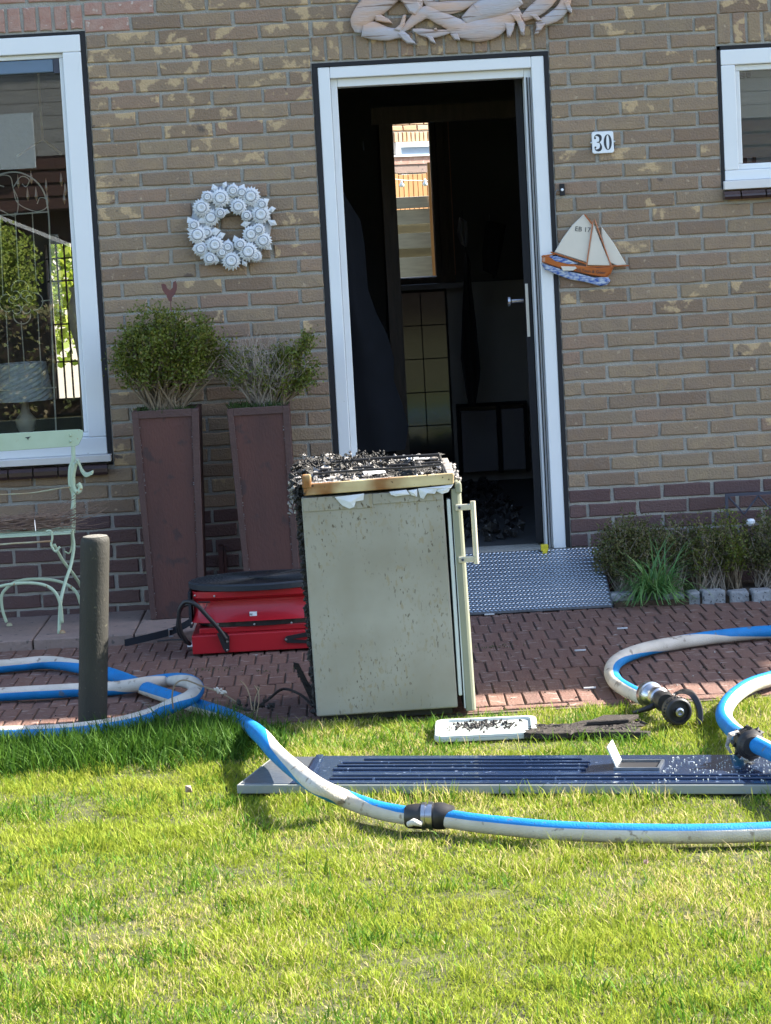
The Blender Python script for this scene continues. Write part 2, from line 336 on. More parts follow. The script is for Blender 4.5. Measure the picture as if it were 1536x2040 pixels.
class Variants:
    def __init__(s, Lx, Lz, dep, n, mats, **k):
        s.geo = [brick_mesh(Lx, Lz, dep, 100 + i, **k) for i in range(n)]; s.Lx, s.Lz = Lx, Lz; s.me = {}
        for mi, mt in enumerate(mats):
            for i, (vs, fs) in enumerate(s.geo):
                me = bpy.data.meshes.new('brick'); me.from_pydata(vs, [], fs); me.materials.append(mt)
                a = me.attributes.new('tint', 'FLOAT', 'FACE'); a.data.foreach_set('value', [i * .37 % 1] * len(fs)); me.update(); s.me[(mi, i)] = me
    def obj(s, name, parent, loc, sx=1, sz=1, rot=None, mi=0, off=Vector((0, 0, 0))):
        o = bpy.data.objects.new(name, s.me[(mi, rnd.randrange(len(s.geo)))]); col.objects.link(o); o.parent = parent
        o.location = Vector(loc) - off; o.scale = (sx, 1, sz)
        if rot: o.rotation_euler = rot
        return o
    def into(s, mb, loc, sx=1, sz=1, R3=None, mi=0):
        vs, fs = s.geo[rnd.randrange(len(s.geo))]; q = []
        for x, y, z in vs:
            p = Vector((x * sx, y, z * sz)); p = R3 @ p if R3 else p; q.append(p + Vector(loc))
        mb.add(q, fs, mi, rnd.random())

# pavers: 0.21 long away from the facade, 0.06 wide
pvv = Variants(.0548, .205, .05, 12, [mat_paver], jit=.0014, bev=.0022)
ROTP = (R(-90), 0, 0); R3P = Matrix.Rotation(R(-90), 3, 'X')
pl = []
ny = 0; y = -2.335
while y < -.05:
    yc = y + .105
    x = -2.0 + (.03 if ny % 2 else 0)
    while x < 4.2:
        if not (x < .50 and yc > -.66) and not (x > 1.83 and yc > -.30 - (x - 1.83) * .22) and not (1.25 < x < 1.83 and yc > -.30): pl.append((x, yc, ny))
        x += .06
    y += .21; ny += 1
x = -2.0
while x < 4.2: pl.append((x, -2.372, -1)); x += .21
vis = [p for p in pl if -.75 + .08 * p[2] * 0 < p[0] < 2.5 - 0]
vis.sort(key=lambda p: p[1])
near = set(id(p) for p in vis[:300]); rest = MB()
for p in pl:
    z = rnd.uniform(-.002, .001) - (.003 * rnd.random() if rnd.random() < .1 else 0)
    if p[2] == -1: rr, r3 = (R(-90), 0, R(90)), Matrix.Rotation(R(90), 3, 'Z') @ R3P
    else: rr, r3 = ROTP, R3P
    a = rnd.uniform(-.012, .012)
    # paver front (-y) turned up: rotate about X by -90 gives -y -> +z
    if id(p) in near: pvv.obj('paver', path, (p[0], p[1], z), rot=(rr[0], rr[1], rr[2] + a))
    else: pvv.into(rest, (p[0], p[1], z), R3=r3)
o = rest.build('paver_field', mat_paver, path); tag(o, kind='stuff')
# pinkish slab band along the wall, left
sb = thing('slab_band', 'worn pinkish stone slab strip at the foot of the wall under the bench', 'paving strip', (-.6, -.35, 0))
x = -2.1
while x < .40:
    b_ = MB().box((x, -.63, -.02), (x + .395, -.002, .037 + rnd.uniform(-.002, .002))).build('slab', mat_slab, sb); bevel(b_, .006); x += .401

# ---------------------------------------------------------------- house
HZ = (0, 0, 0)
house = thing('house', 'brown brick house facade with its burnt-out front doorway standing open', 'house', (1, 0, 0))
XL, XR, HT, BK = -5.0, 9.0, 5.76, 3.0
holes = [(.725, 1.70, .198, 2.262), (-2.6, -.195, .655, 2.443), (2.395, 3.6, 1.655, 2.245)]   # x0,x1,z0,z1
def slab_with_holes(mb, y0, y1, hs, x0=XL, x1=XR, z0=0, z1=HT, mi=0):
    xs = sorted(set([x0, x1] + [h[0] for h in hs] + [h[1] for h in hs])); zs = sorted(set([z0, z1] + [h[2] for h in hs] + [h[3] for h in hs]))
    for i in range(len(xs) - 1):
        for j in range(len(zs) - 1):
            cx, cz = (xs[i] + xs[i + 1]) / 2, (zs[j] + zs[j + 1]) / 2
            if any(h[0] < cx < h[1] and h[2] < cz < h[3] for h in hs): continue
            mb.box((xs[i], y0, zs[j]), (xs[i + 1], y1, zs[j + 1]), mi)
wl = MB(); slab_with_holes(wl, .0075, .20, holes); wall = wl.build('wall', mat_mortar, house)
CO = .064
bv = Variants(.197, .0525, .03, 16, [mat_brick, mat_brick_buff, mat_plinth, mat_red])
sv = Variants(.0505, .1, .03, 8, [mat_brick, mat_brick_buff, mat_plinth, mat_red])
sold = [(.725, 1.70, 2.262, 2.372), (-2.6, -.195, 2.443, 2.553), (2.395, 3.6, 2.245, 2.380)]
excl = holes + sold + [(.725, 1.70, 0, .198)]
bricks = []
def clip(x0, x1, z0, z1):
    R_ = [(x0, x1, z0, z1)]
    for h in excl:
        N = []
        for (a, b, c, d) in R_:
            if b <= h[0] + .004 or a >= h[1] - .004 or d <= h[2] + .008 or c >= h[3] - .008: N.append((a, b, c, d)); continue
            if h[0] - a > .02: N.append((a, h[0] - .004, c, d))
            if b - h[1] > .02: N.append((h[1] + .004, b, c, d))
            if a >= h[0] - .02 and b <= h[1] + .02 or True:
                aa, bb = max(a, h[0]), min(b, h[1])
                if h[2] - c > .02: N.append((aa, bb, c, h[2] - .004))
                if d - h[3] > .02: N.append((aa, bb, h[3] + .004, d))
        R_ = N
    return R_
for k in range(-52, 38):
    zc = (37.5 - k) * CO
    if zc > HT - .03: continue
    off = 0 if k % 2 else .105
    j = math.floor((XL - off) / .21)
    while off + j * .21 < XR:
        a = off + j * .21 - .006; b = a + .21; j += 1
        dx = rnd.uniform(-.002, .002); dz = rnd.uniform(-.0015, .0015) + .002 * math.sin(a * 3 + k)
        for q in clip(a + .0065 + dx, b - .0065 + dx, zc - .0262 + dz, zc + .0262 + dz):
            if q[1] - q[0] > .018 and q[3] - q[2] > .012 and q[0] > XL and q[1] < XR: bricks.append((*q, k))
def inview(x, z): return -.62 < x < 2.6 and .0 < z < 2.62 - .02 * 0
cand = [q for q in bricks if inview((q[0] + q[1]) / 2, (q[2] + q[3]) / 2) and q[1] - q[0] > .12]
def dist(q):
    return math.hypot((q[0] + q[1]) / 2 - 1.0, ((q[2] + q[3]) / 2 - 1.5) * .8)
cand.sort(key=dist); single = set(cand[:262]); field = MB()
offw = house.location
def bmat(x, z, k):
    if k >= 31: return 2
    if x < -.0 and z > 2.46 and z < 2.6: return 3
    p = .75 if (z > 2.0 and x < 1.0) else (.28 if z > 1.7 or x < .1 else .12)
    return 1 if rnd.random() < p else 0
for q in bricks:
    x, z = (q[0] + q[1]) / 2, (q[2] + q[3]) / 2; sx, sz = (q[1] - q[0]) / .197, (q[3] - q[2]) / .0525; mi = bmat(x, z, q[4])
    yy = rnd.uniform(-.0015, .0015)
    if q in single: bv.obj('brick', wall, (x, yy, z), sx, sz, mi=mi, off=offw)
    else: bv.into(field, (x, yy, z), sx, sz, mi=mi)
for si, (x0, x1, z0, z1) in enumerate(sold):
    n = round((x1 - x0) / .0625); pw = (x1 - x0) / n
    for i in range(n):
        x = x0 + pw * (i + .5); mi = 3 if si == 1 and x > -.65 else (1 if rnd.random() < .6 else 0)
        args = ((x, rnd.uniform(-.0015, .0015), (z0 + z1) / 2 + .002), 1, (z1 - z0 - .014) / .1)
        if .7 < x < 1.75 or -.6 < x < 0 or 2.3 < x < 2.6: sv.obj('brick', wall, *args, mi=mi, off=offw)
        else: sv.into(field, *args, mi=mi)
o = field.build('brick_courses', [mat_brick, mat_brick_buff, mat_plinth, mat_red], wall); tag(o, kind='stuff')
# inner leaf, rear wall, floors, ceiling, roof
inner = MB(); slab_with_holes(inner, .205, .28, [(.70, 1.72, .15, 2.29), (-2.6, -.195, .655, 2.443), (2.395, 3.6, 1.655, 2.245)]); inner.build('inner_wall', mat_soot, house)
rear = MB(); slab_with_holes(rear, 2.96, 3.2, [(1.10, 1.31, 1.30, 2.13), (-.77, -.585, .56, 1.58)]); rear.build('rear_wall', mat_soot, house)
sides = MB().box((XL - .0, .2, 0), (XL + .2, 2.97, HT)).box((XR - .2, .2, 0), (XR, 2.97, HT)).box((.30, .285, .2), (.40, 2.955, 2.6)).box((2.2, .285, .2), (2.3, 2.955, 2.6)); sides.build('side_wall', mat_soot, house)
MB().box((XL + .2, .28, 2.6), (XR - .2, 2.96, 2.7)).build('ceiling', mat_soot, house)
MB().box((.402, .21, .02), (2.198, 2.955, .196)).build('floor', mat_soot, house)
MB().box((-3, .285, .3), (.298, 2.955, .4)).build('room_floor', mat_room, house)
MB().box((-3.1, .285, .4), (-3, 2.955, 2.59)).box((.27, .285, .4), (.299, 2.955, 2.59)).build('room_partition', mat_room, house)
rf = MB().add([(XL - .2, -.24, HT), (XR + .2, -.24, HT), (XR + .2, 1.6, HT + 1.3), (XL - .2, 1.6, HT + 1.3), (XL - .2, 3.5, HT), (XR + .2, 3.5, HT), (XL - .2, -.24, HT - .12), (XR + .2, -.24, HT - .12), (XR + .2, 3.5, HT - .12), (XL - .2, 3.5, HT - .12)],
              [(0, 1, 2, 3), (3, 2, 5, 4), (6, 9, 8, 7), (0, 6, 7, 1), (4, 5, 8, 9), (1, 7, 8, 5, 2), (0, 3, 4, 9, 6)]); rf.build('roof', mat_rooft, house)
# doorway frame
blk = MB().box((.727, .001, .2), (.747, .10, 2.245)).box((1.682, .001, .2), (1.699, .10, 2.245)).box((.727, .001, 2.2455), (1.699, .10, 2.261)); blk.build('frame_seal', mat_black, house)
df = MB()
df.box((.748, .004, .203), (.798, .09, 2.244)).box((1.628, .004, .198), (1.681, .09, 2.244)).box((.7985, .004, 2.197), (1.6275, .09, 2.244))
dfo = df.build('door_frame', mat_white, house); bevel(dfo, .004)
di = MB().box((.7985, .03, .203), (.826, .14, 2.1965)).box((1.598, .03, .198), (1.6275, .14, 2.1965)).box((.8265, .03, 2.162), (1.5975, .14, 2.1965))
bevel(di.build('rebate', mat_white, dfo, local=False), .003)
MB().box((1.606, .022, .2), (1.611, .0295, 2.16)).box((1.618, .022, .2), (1.621, .0295, 2.16)).build('weather_strip', mat_black, dfo)
MB().box((.75, -.01, .178), (1.68, .2, .197)).build('threshold', mat_alu, house)
MB().box((.745, -.004, .0), (1.70, .06, .176)).build('step_riser', mat_soot, house)
# open inner leaf seen edge-on with lock plate and knob
leafd = MB().box((1.568, .145, .21), (1.592, .95, 2.16), rot=Matrix.Rotation(R(-4.6), 3, 'Z'), piv=(1.58, .145, 1.2)).build('open_door_leaf', mat_soot, house)
MB().box((1.5655, .139, .21), (1.5945, .1445, 2.16)).build('leaf_edge', mat_black, leafd)
MB().box((1.569, .134, 1.087), (1.581, .1385, 1.31)).build('lock_plate', mat_sail, leafd)
hd = MB().tube([(1.566, .22, 1.237), (1.515, .22, 1.237)], .009, 10).lathe([(.0, 0), (.022, .002), (.022, .012), (.0, .018)], (1.497, .22, 1.237), 14, axis='x'); hd.build('handle', mat_steel, leafd, smooth=False)

# left window
wn = MB()
wn.box((-2.58, .0, 2.36), (-.216, .09, 2.430)).box((-.292, .0, .775), (-.216, .09, 2.3595)).box((-2.58, .0, .702), (-.216, .09, .7745))
wf = wn.build('window_frame', mat_white, house); bevel(wf, .004)
gb = MB().box((-.310, .022, .795), (-.2925, .08, 2.3395)).box((-2.5, .022, .7755), (-.2925, .08, .7945)).box((-2.5, .022, 2.34), (-.2925, .08, 2.3595)); bevel(gb.build('glazing_bead', mat_white, wf), .004)
MB().box((-2.5, .058, .795), (-.3105, .062, 2.3395)).build('pane', mat_glass, wf)
MB().box((-.2145, .001, .66), (-.196, .1, 2.44)).box((-2.6, .001, 2.4305), (-.2145, .1, 2.442)).build('window_seal', mat_black, house)
bevel(MB().box((-2.58, -.035, .672), (-.20, .05, .7015)).build('window_ledge', mat_white2, house), .003)
def sill(x0, x1, z0, z1, pitch, nm='window_sill'):
    s_ = MB().box((x0, .0, z0 - .002), (x1, .02, z1)).build(nm, mat_mortar, house)
    x = x1
    while x > x0 + .01:
        xa = max(x0, x - pitch + .006); pr = []
        t = MB(); pts = [(-.005, z1), (-.03, z1 - .004), (-.045, z1 - .018), (-.046, z0 + .012), (-.036, z0), (-.001, z0)]
        n = len(pts); vs = [(xa, y, z) for y, z in pts] + [(x, y, z) for y, z in pts]
        t.add(vs, [(i, (i + 1) % n, (i + 1) % n + n, i + n) for i in range(n)] + [tuple(range(n))[::-1], tuple(range(n, 2 * n))]); t.build('sill_tile', mat_browntile, s_); x -= pitch
sill(-1.2, -.218, .618, .664, .104)
sill(2.398, 3.4, 1.615, 1.652, .104)
# right window
wr = MB().box((2.409, .0, 2.165), (3.55, .09, 2.228)).box((2.409, .0, 1.735), (2.468, .09, 2.1645)).box((2.409, .0, 1.692), (3.55, .09, 1.7345))
wro = wr.build('window_frame', mat_white, house); bevel(wro, .004)
bevel(MB().box((2.4685, .02, 1.76), (2.4885, .08, 2.14)).box((2.4685, .02, 1.735), (3.5, .08, 1.7595)).box((2.4685, .02, 2.1405), (3.5, .08, 2.1645)).build('glazing_bead', mat_white, wro), .004)
MB().box((2.489, .056, 1.76), (3.5, .06, 2.14)).build('pane', mat_glass, wro)
MB().box((2.45, .12, 1.70), (3.55, .125, 2.2)).build('blind', mat_frost, wro)
for x, z in ((2.515, 2.125), (2.54, 2.125), (2.512, 1.775), (2.55, 1.775), (2.72, 2.125), (2.72, 1.775)):
    bevel(MB().box((x - .008, .100, z - .011), (x + .008, .1195, z + .011)).build('blind_clip', mat_black, wro), .003)
MB().box((2.396, .001, 1.657), (2.408, .1, 2.243)).box((2.396, .001, 2.2285), (3.6, .1, 2.2435)).build('window_seal', mat_black, house)
bevel(MB().box((2.400, -.03, 1.656), (3.55, .05, 1.6915)).build('window_ledge', mat_white2, house), .003)
# roller case of a sun screen at the top of the left window
rc = MB().box((-2.4, .026, 2.285), (-.335, .057, 2.338)); bevel(rc.build('roller_case', mat_roller, wf), .005)
MB().box((-.3345, .024, 2.280), (-.3115, .0565, 2.3385)).build('roller_end', mat_navy, wf)

# ---------------------------------------------------------------- burnt interior
jm = MB().box((1.012, 1.46, .2), (1.046, 1.54, 2.055)).box((1.0455, 1.475, .2), (1.077, 1.54, 2.055)).box((.98, 1.46, 2.056), (2.195, 1.54, 2.135)); jm.build('inner_door_frame', mat_sootwood, house)
kw = MB().box((1.031, 2.90, 1.27), (1.060, 2.955, 2.15)).box((1.302, 2.90, 1.30), (1.328, 2.955, 2.15)).box((1.331, 2.88, 1.30), (1.372, 2.955, 2.15)).box((1.375, 2.90, 1.30), (1.40, 2.955, 2.15)).box((1.031, 2.90, 1.268), (1.40, 2.955, 1.2995)).build('kitchen_window_frame', mat_sootwood, house)
MB().box((1.3985, 2.885, 1.305), (1.403, 2.899, 2.15)).box((1.297, 2.93, 1.31), (1.3015, 2.953, 2.12)).build('scorched_trim', mat_sillwood, kw)
MB().box((1.06, 2.80, 1.238), (1.46, 2.955, 1.266)).build('inner_sill', mat_radiator, house)
tw = MB().box((1.03, 2.90, .2), (1.345, 2.955, 1.236)).build('tiled_panel', mat_black, house)
for j in range(6):
    for x0, x1 in ((1.085, 1.204), (1.210, 1.336)):
        z1 = 1.222 - j * .178
        if z1 - .172 < .2: continue
        MB().box((x0, 2.892 + rnd.uniform(-.001, .001), z1 - .172), (x1, 2.8995, z1)).build('wall_tile', mat_tile, tw)
MB().box((1.348, 2.90, .2), (2.195, 2.955, 1.26)).build('plaster_dado', mat_sootwall, house)
rad = thing('radiator', 'sooty panel radiator at the back of the burnt hallway', 'radiator', (1.55, 2.8, .2))
bevel(MB().box((1.385, 2.80, .26), (1.575, 2.84, .585)).build('panel', mat_radiator, rad), .004)
bevel(MB().box((1.600, 2.80, .26), (1.72, 2.84, .585)).build('panel', mat_radiator, rad), .004)
MB().box((1.365, 2.79, .25), (1.383, 2.85, .605)).box((1.5765, 2.79, .25), (1.5985, 2.85, .605)).box((1.722, 2.79, .25), (1.74, 2.85, .605)).box((1.365, 2.79, .606), (1.74, 2.85, .622)).build('casing', mat_blackcloth, rad)
def drape(name, label, cat, outline, y, mt, seed=0, th=.03):
    """hanging cloth from an (x, z) outline, given folds and thickness"""
    r = random.Random(seed); cx = sum(p[0] for p in outline) / len(outline); zt = max(p[1] for p in outline)
    root = thing(name, label, cat, (cx, y, zt))
    zs = sorted(set(round(p[1], 4) for p in outline)); rows = []
    zz = np.linspace(min(zs) + .002, max(zs) - .002, 14)
    for z in zz:
        xs = []
        n = len(outline)
        for i in range(n):
            (xa, za), (xb, zb) = outline[i], outline[(i + 1) % n]
            if (za - z) * (zb - z) < 0: xs.append(xa + (xb - xa) * (z - za) / (zb - za))
        rows.append((min(xs), max(xs), z))
    mb = MB(); m_ = 9; vs = []
    for s_ in (0, 1):
        for (a, b, z) in rows:
            for i in range(m_ + 1):
                u = i / m_; f = .018 * math.sin(u * 9 + z * 2 + seed) + (th if s_ else -th) * math.sin(math.pi * u)
                vs.append((a + (b - a) * u, y + f, z))
    nr = len(rows); fs = []
    for s_ in (0, 1):
        o = s_ * nr * (m_ + 1)
        for j in range(nr - 1):
            for i in range(m_): fs.append((o + j * (m_ + 1) + i, o + j * (m_ + 1) + i + 1, o + (j + 1) * (m_ + 1) + i + 1, o + (j + 1) * (m_ + 1) + i))
    mb.add(vs, fs); mb.build('cloth', mt, root, smooth=True)
    MB().tube([(cx, y, zt - .01), (cx, y + .02, zt + .03), (cx, y + .05, zt + .02)], .004, 6).build('hook', mat_blackmetal, root)
    return root
drape('burnt_coat', 'long dark navy coat hanging inside the left of the doorway', 'coat', [(0.7744, 1.9224), (0.8395, 1.7121), (0.8906, 1.6439), (0.9072, 1.5446), (0.9136, 1.2589), (0.9639, 1.1681), (1.012, 1.0329), (1.0049, 0.9004), (1.0333, 0.81), (1.0762, 0.6117), (1.033, 0.594), (0.6663, 0.5965)], .6, mat_fabric, 3, .05)
drape('burnt_scarf', 'long black scorched cloth hanging to the right of the hall window', 'cloth', [(1.4323, 1.4347), (1.4571, 1.4207), (1.4501, 1.2817), (1.4654, 1.0776), (1.4783, 0.8216), (1.4444, 0.6544), (1.4035, 0.6567), (1.3915, 0.7752), (1.3798, 0.8986), (1.4044, 1.1826)], 2.3, mat_blackcloth, 5, .015)
drape('burnt_rag', 'short black scorched rag hanging nearest the right jamb', 'cloth', [(1.5413, 1.5804), (1.6478, 1.5747), (1.6151, 1.4248), (1.5838, 1.3049), (1.565, 1.2856), (1.5473, 1.3399), (1.513, 1.3164), (1.5136, 1.4303)], 2.3, mat_blackcloth, 8, .02)
drape('burnt_bag', 'small grey scorched bag hooked beside the hall window', 'bag', [(1.408, 1.6078), (1.445, 1.5856), (1.4463, 1.5098), (1.4384, 1.4546), (1.4133, 1.461), (1.3911, 1.5254)], 2.3, mat_radiator, 11, .02)
cc = MB()
for i in range(420):
    x, y = rnd.uniform(.9, 1.56), rnd.uniform(.35, 2.7); h = .03 + .06 * math.exp(-((x - 1.3) ** 2 + (y - .9) ** 2) * 5)
    cc.blob((x, y, .196 + rnd.random() * h), rnd.uniform(.01, .035), .5)
tag(cc.build('fire_debris', mat_debris), 'heap of wet black fire debris on the hallway floor', 'debris', kind='stuff')

# ---------------------------------------------------------------- things in and behind the left window
lamp = thing('wicker_lamp', 'table lamp with pale blue wicker shade behind the left window', 'lamp', (-.575, .22, .72))
sh = MB(); prof = [(.118, .935), (.112, .98), (.107, 1.03), (.1, 1.088)]
n = 28; rows = 16; vs = []
for j in range(rows + 1):
    t = j / rows; rr = .122 - .022 * t; z = .93 + .16 * t
    for k in range(n):
        a = 2 * math.pi * k / n; r_ = rr + .0035 * (1 if (j + k) % 2 else -1); vs.append((-.575 + r_ * math.cos(a), .22 + r_ * math.sin(a), z))
sh.add(vs, [(j * n + k, j * n + (k + 1) % n, (j + 1) * n + (k + 1) % n, (j + 1) * n + k) for j in range(rows) for k in range(n)])
sh.build('lamp_shade', mat_wicker, lamp)
MB().lathe([(.05, .72), (.03, .75), (.022, .78), (.042, .82), (.045, .85), (.02, .88), (.012, .95)], (-.575, .22, 0), 18).build('lamp_base', mat_ivory, lamp, smooth=True)
MB().box((-2.4, .2805, .68), (.26, .55, .718)).box((-2.5, .10, .70), (-.23, .28, .718)).build('inner_window_sill', mat_sillwood, house)
scr = thing('wire_screen', 'arched cream wire scroll screen standing inside the left window', 'ornament', (-.56, .12, .72))
fr_ = MB(); arch = cr([(x, .12, z) for x, z in [(-0.4381, 0.7926), (-0.4338, 1.0088), (-0.4248, 1.2616), (-0.4138, 1.5129), (-0.4078, 1.7215), (-0.434, 1.827), (-0.5137, 1.8853), (-0.6084, 1.8779), (-0.6649, 1.8186)]], 6); fr_.tube(arch, .0035, 6)
fr_.tube([(x, .12, z) for x, z in [(-0.4081, 1.7174), (-0.6936, 1.7119)]], .003, 6); fr_.tube([(x, .12, z) for x, z in [(-0.425, 0.9829), (-0.7461, 0.9836)]], .003, 6); fr_.build('frame', mat_wire, scr)
for a, b in (((30, 424), (38, 562)), ((64, 422), (72, 562)), ((42, 636), (52, 772)), ((75, 620), (84, 770)), ((12, 622), (20, 776)), ((4, 428), (10, 590)), ((82, 598), (106, 596))):
    pass
for pts in ([(-0.5462, 1.7206), (-0.5498, 1.4323)], [(-0.4749, 1.721), (-0.4782, 1.4326)], [(-0.5528, 1.2686), (-0.5513, 0.9898)], [(-0.481, 1.3025), (-0.4837, 0.9903)], [(-0.6131, 1.3097), (-0.6192, 0.9851)], [(-0.6095, 1.7157), (-0.6209, 1.3774)], [(-0.4631, 1.3478), (-0.4123, 1.3513)]):
    MB().tube([(x, .12, z) for x, z in pts], .0022, 5).build('wire', mat_wire, scr)
def ring2(cx, cz, r, a0=0, a1=360, sx=1): return [(cx + sx * r * math.cos(R(a)), .12, cz + r * math.sin(R(a))) for a in np.linspace(a0, a1, 22)]
qx, qz = [(-0.5473, 1.3482)][0]
for dx, dz, r, a0, a1 in ((0, .055, .036, -10, 190), (0, -.055, .036, 170, 370), (-.055, 0, .036, 80, 280), (.055, 0, .036, -100, 100), (.02, .03, .018, 0, 300), (-.02, .03, .018, 180, 480), (.02, -.03, .018, 60, 360), (-.02, -.03, .018, 180, 480), (.035, .012, .015, 0, 280), (-.035, .012, .015, 0, 280)):
    MB().tube(ring2(qx + dx, qz + dz, r, a0, a1), .0022, 5).build('scroll', mat_wire, scr)
for pts in ([(-0.5473, 1.8248), (-0.5302, 1.7698), (-0.5471, 1.7082), (-0.608, 1.7364)], [(-0.5473, 1.8248), (-0.5566, 1.871), (-0.598, 1.8774), (-0.6107, 1.8448), (-0.5845, 1.8309)], [(-0.5473, 1.8248), (-0.5107, 1.8686), (-0.4782, 1.8543), (-0.4927, 1.826), (-0.5086, 1.8393)], [(-0.5473, 1.8248), (-0.5309, 1.7594), (-0.4623, 1.7224), (-0.4153, 1.7344), (-0.4088, 1.7674), (-0.4375, 1.7773), (-0.4518, 1.7531)]):
    MB().tube(cr([(x, .12, z) for x, z in pts], 6), .0022, 5).build('scroll', mat_wire, scr)
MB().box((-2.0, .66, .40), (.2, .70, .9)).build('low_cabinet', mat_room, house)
vz = thing('vase', 'cream ruffled glass vase at the right edge of the left window', 'vase', (-.345, .3, .72))
MB().lathe([(.03, .72), (.012, .78), (.012, 1.10), (.02, 1.16), (.035, 1.22), (.04, 1.28), (.028, 1.34), (.018, 1.37), (.032, 1.395)], (-.335, .3, 0), 18).build('body', mat_ivory, vz, smooth=True)
ch = thing('crystal_chandelier', 'chandelier with hanging amber crystals behind the left window glass', 'chandelier', (-.5, .9, 2.1))
MB().tube([(-.5, .9, 2.6), (-.5, .9, 2.05), (-.62, .9, 1.98)], .006, 6).tube([(-.5, .9, 2.05), (-.42, .9, 1.98)], .006, 6).build('arm', mat_rust, ch)
for x, z in [(-0.623, 1.8722), (-0.5844, 1.8143), (-0.5463, 1.8123), (-0.4988, 1.8477), (-0.498, 1.7941), (-0.4298, 1.8708), (-0.4148, 1.8276), (-0.5635, 1.8869), (-0.4218, 1.79)]:
    c_ = MB(); c_.lathe([(0, z - .035), (.008, z - .015), (.004, z + .01), (0, z + .03)], (x, .9, 0), 6).build('crystal', mat_crystal, ch)
# leaded rear window of that room
lw = MB()
bx = [(-0.7438, 1.5462), (-0.5908, 1.5645), (-0.6575, 0.5791), (-0.8099, 0.5875)]
for i in range(5):
    x = -.76 + i * .042; lw.box((x, 3.0, .52), (x + .008, 3.02, 2.18))
for z in (.75, .95, 1.15, 1.38, 1.5): lw.box((-.95, 3.0, z), (-.52, 3.018, z + .008))
lw.build('leaded_bars', mat_black, house)

# ---------------------------------------------------------------- back garden seen through the hall window
hf = thing('board_fence', 'weathered horizontal hit-and-miss board fence seen through the hall window', 'fence', (1.3, 5.05, 0))
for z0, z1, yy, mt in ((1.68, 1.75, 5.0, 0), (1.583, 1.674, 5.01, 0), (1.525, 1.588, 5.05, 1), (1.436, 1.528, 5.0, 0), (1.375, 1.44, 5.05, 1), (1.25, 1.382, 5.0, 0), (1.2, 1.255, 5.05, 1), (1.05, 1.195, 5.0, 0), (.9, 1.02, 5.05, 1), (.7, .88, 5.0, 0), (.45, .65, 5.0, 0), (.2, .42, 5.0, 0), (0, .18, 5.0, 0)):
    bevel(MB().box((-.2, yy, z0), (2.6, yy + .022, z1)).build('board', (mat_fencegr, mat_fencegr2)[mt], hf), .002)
MB().box((1.352, 4.90, 0), (1.392, 4.99, 1.95)).box((-.1, 5.08, 0), (-.02, 5.16, 1.8)).build('post', mat_fenceor, hf)
GR_ = R(-35)
nb = thing('neighbour_house', 'pale brick house seen far through the burnt hallway window', 'house', (1.43, 16, 0), rz=R(35))
nw = MB(); slab_with_holes(nw, .02, .3, [(-.01, 1.2, 2.3, 2.436), (.03, 1.2, 1.2, 2.11)], -5, 5, 0, 6); nwo = nw.build('wall', mat_farmortar, nb, local=True)
fv = Variants(.17, .048, .03, 8, [mat_farbrick]); nbr = MB(); nk = 0
for k in range(95):
    z = .03 + k * .058
    if not 1.6 < z < 3.3: continue
    for i in range(-9, 9):
        x = i * .185 + (.09 if k % 2 else 0)
        if (-.10 < x < 1.29 and 2.27 < z < 2.56) or (-.10 < x < 1.29 and 1.2 < z < 2.27): continue
        if -1.2 < x < 1.2 and 1.8 < z < 3.1 and nk < 200: fv.obj('brick', nwo, (x, 0, z)); nk += 1
        else: fv.into(nbr, (x, 0, z))
tag(nbr.build('brick_courses', mat_farbrick, nwo, local=True), kind='stuff')
fs_ = Variants(.044, .098, .03, 4, [mat_farbrick])
for i in range(22): fs_.obj('brick', nwo, (-.0 + i * .055, 0, 2.489))
wfr = MB().box((-.01, -.01, 2.385), (1.2, .05, 2.436)).box((-.01, -.01, 2.304), (.045, .05, 2.3845)).build('window_frame', mat_white, nb, local=True)
MB().box((.046, .02, 2.304), (1.2, .025, 2.384)).build('pane', mat_roller, wfr, local=True)
MB().box((-.2, -.05, 2.285), (1.25, .05, 2.303)).build('ledge', mat_white2, nb, local=True)
MB().box((-.2, -.03, 2.205), (1.25, .018, 2.283)).build('fascia_board', mat_red, nb, local=True)
MB().box((-.2, -.02, 2.115), (1.25, .018, 2.2)).build('fascia_board', mat_slab, nb, local=True)
w2 = MB().box((.03, -.012, 1.55), (.13, .05, 2.105)).build('window_frame', mat_white, nb, local=True)
MB().box((.132, .0, 1.5), (1.2, .02, 2.105)).build('pane', mat_roller, w2, local=True)
pk = thing('picket_fence', 'sunlit orange vertical board fence behind the grey boards', 'fence', (1.5, 12, 0), rz=R(35))
for i in range(70):
    h = 1.90 + .02 * math.sin(i * .1) + i * .003 + .03 + rnd.uniform(-.01, .01)
    bevel(MB().box((-1.6 + i * .052, 0, .0), (-1.6 + i * .052 + .045, .02, h)).build('picket', mat_fenceor, pk, local=True), .002)
MB().box((-1.6, .021, .5), (2.0, .05, .6)).box((-1.6, .021, 1.5), (2, .05, 1.58)).build('rail', mat_fenceor, pk, local=True)
st = thing('string_lights', 'string of small white bulbs across the orange fence', 'string lights', (1.3, 9, 1.95))
MB().tube(cr([(.8, 9, 2.02), (1.25, 9, 1.93), (1.38, 9, 1.915), (1.62, 9, 1.91), (2.2, 9, 1.99)], 6), .004, 5).build('cable', mat_wire, st)
for x in (1.12, 1.29, 1.47, 1.65): MB().lathe([(0, 1.865), (.018, 1.872), (.02, 1.888), (.008, 1.905), (.008, 1.92), (0, 1.925)], (x, 9, 0), 10).build('bulb', mat_enamel, st, smooth=True)

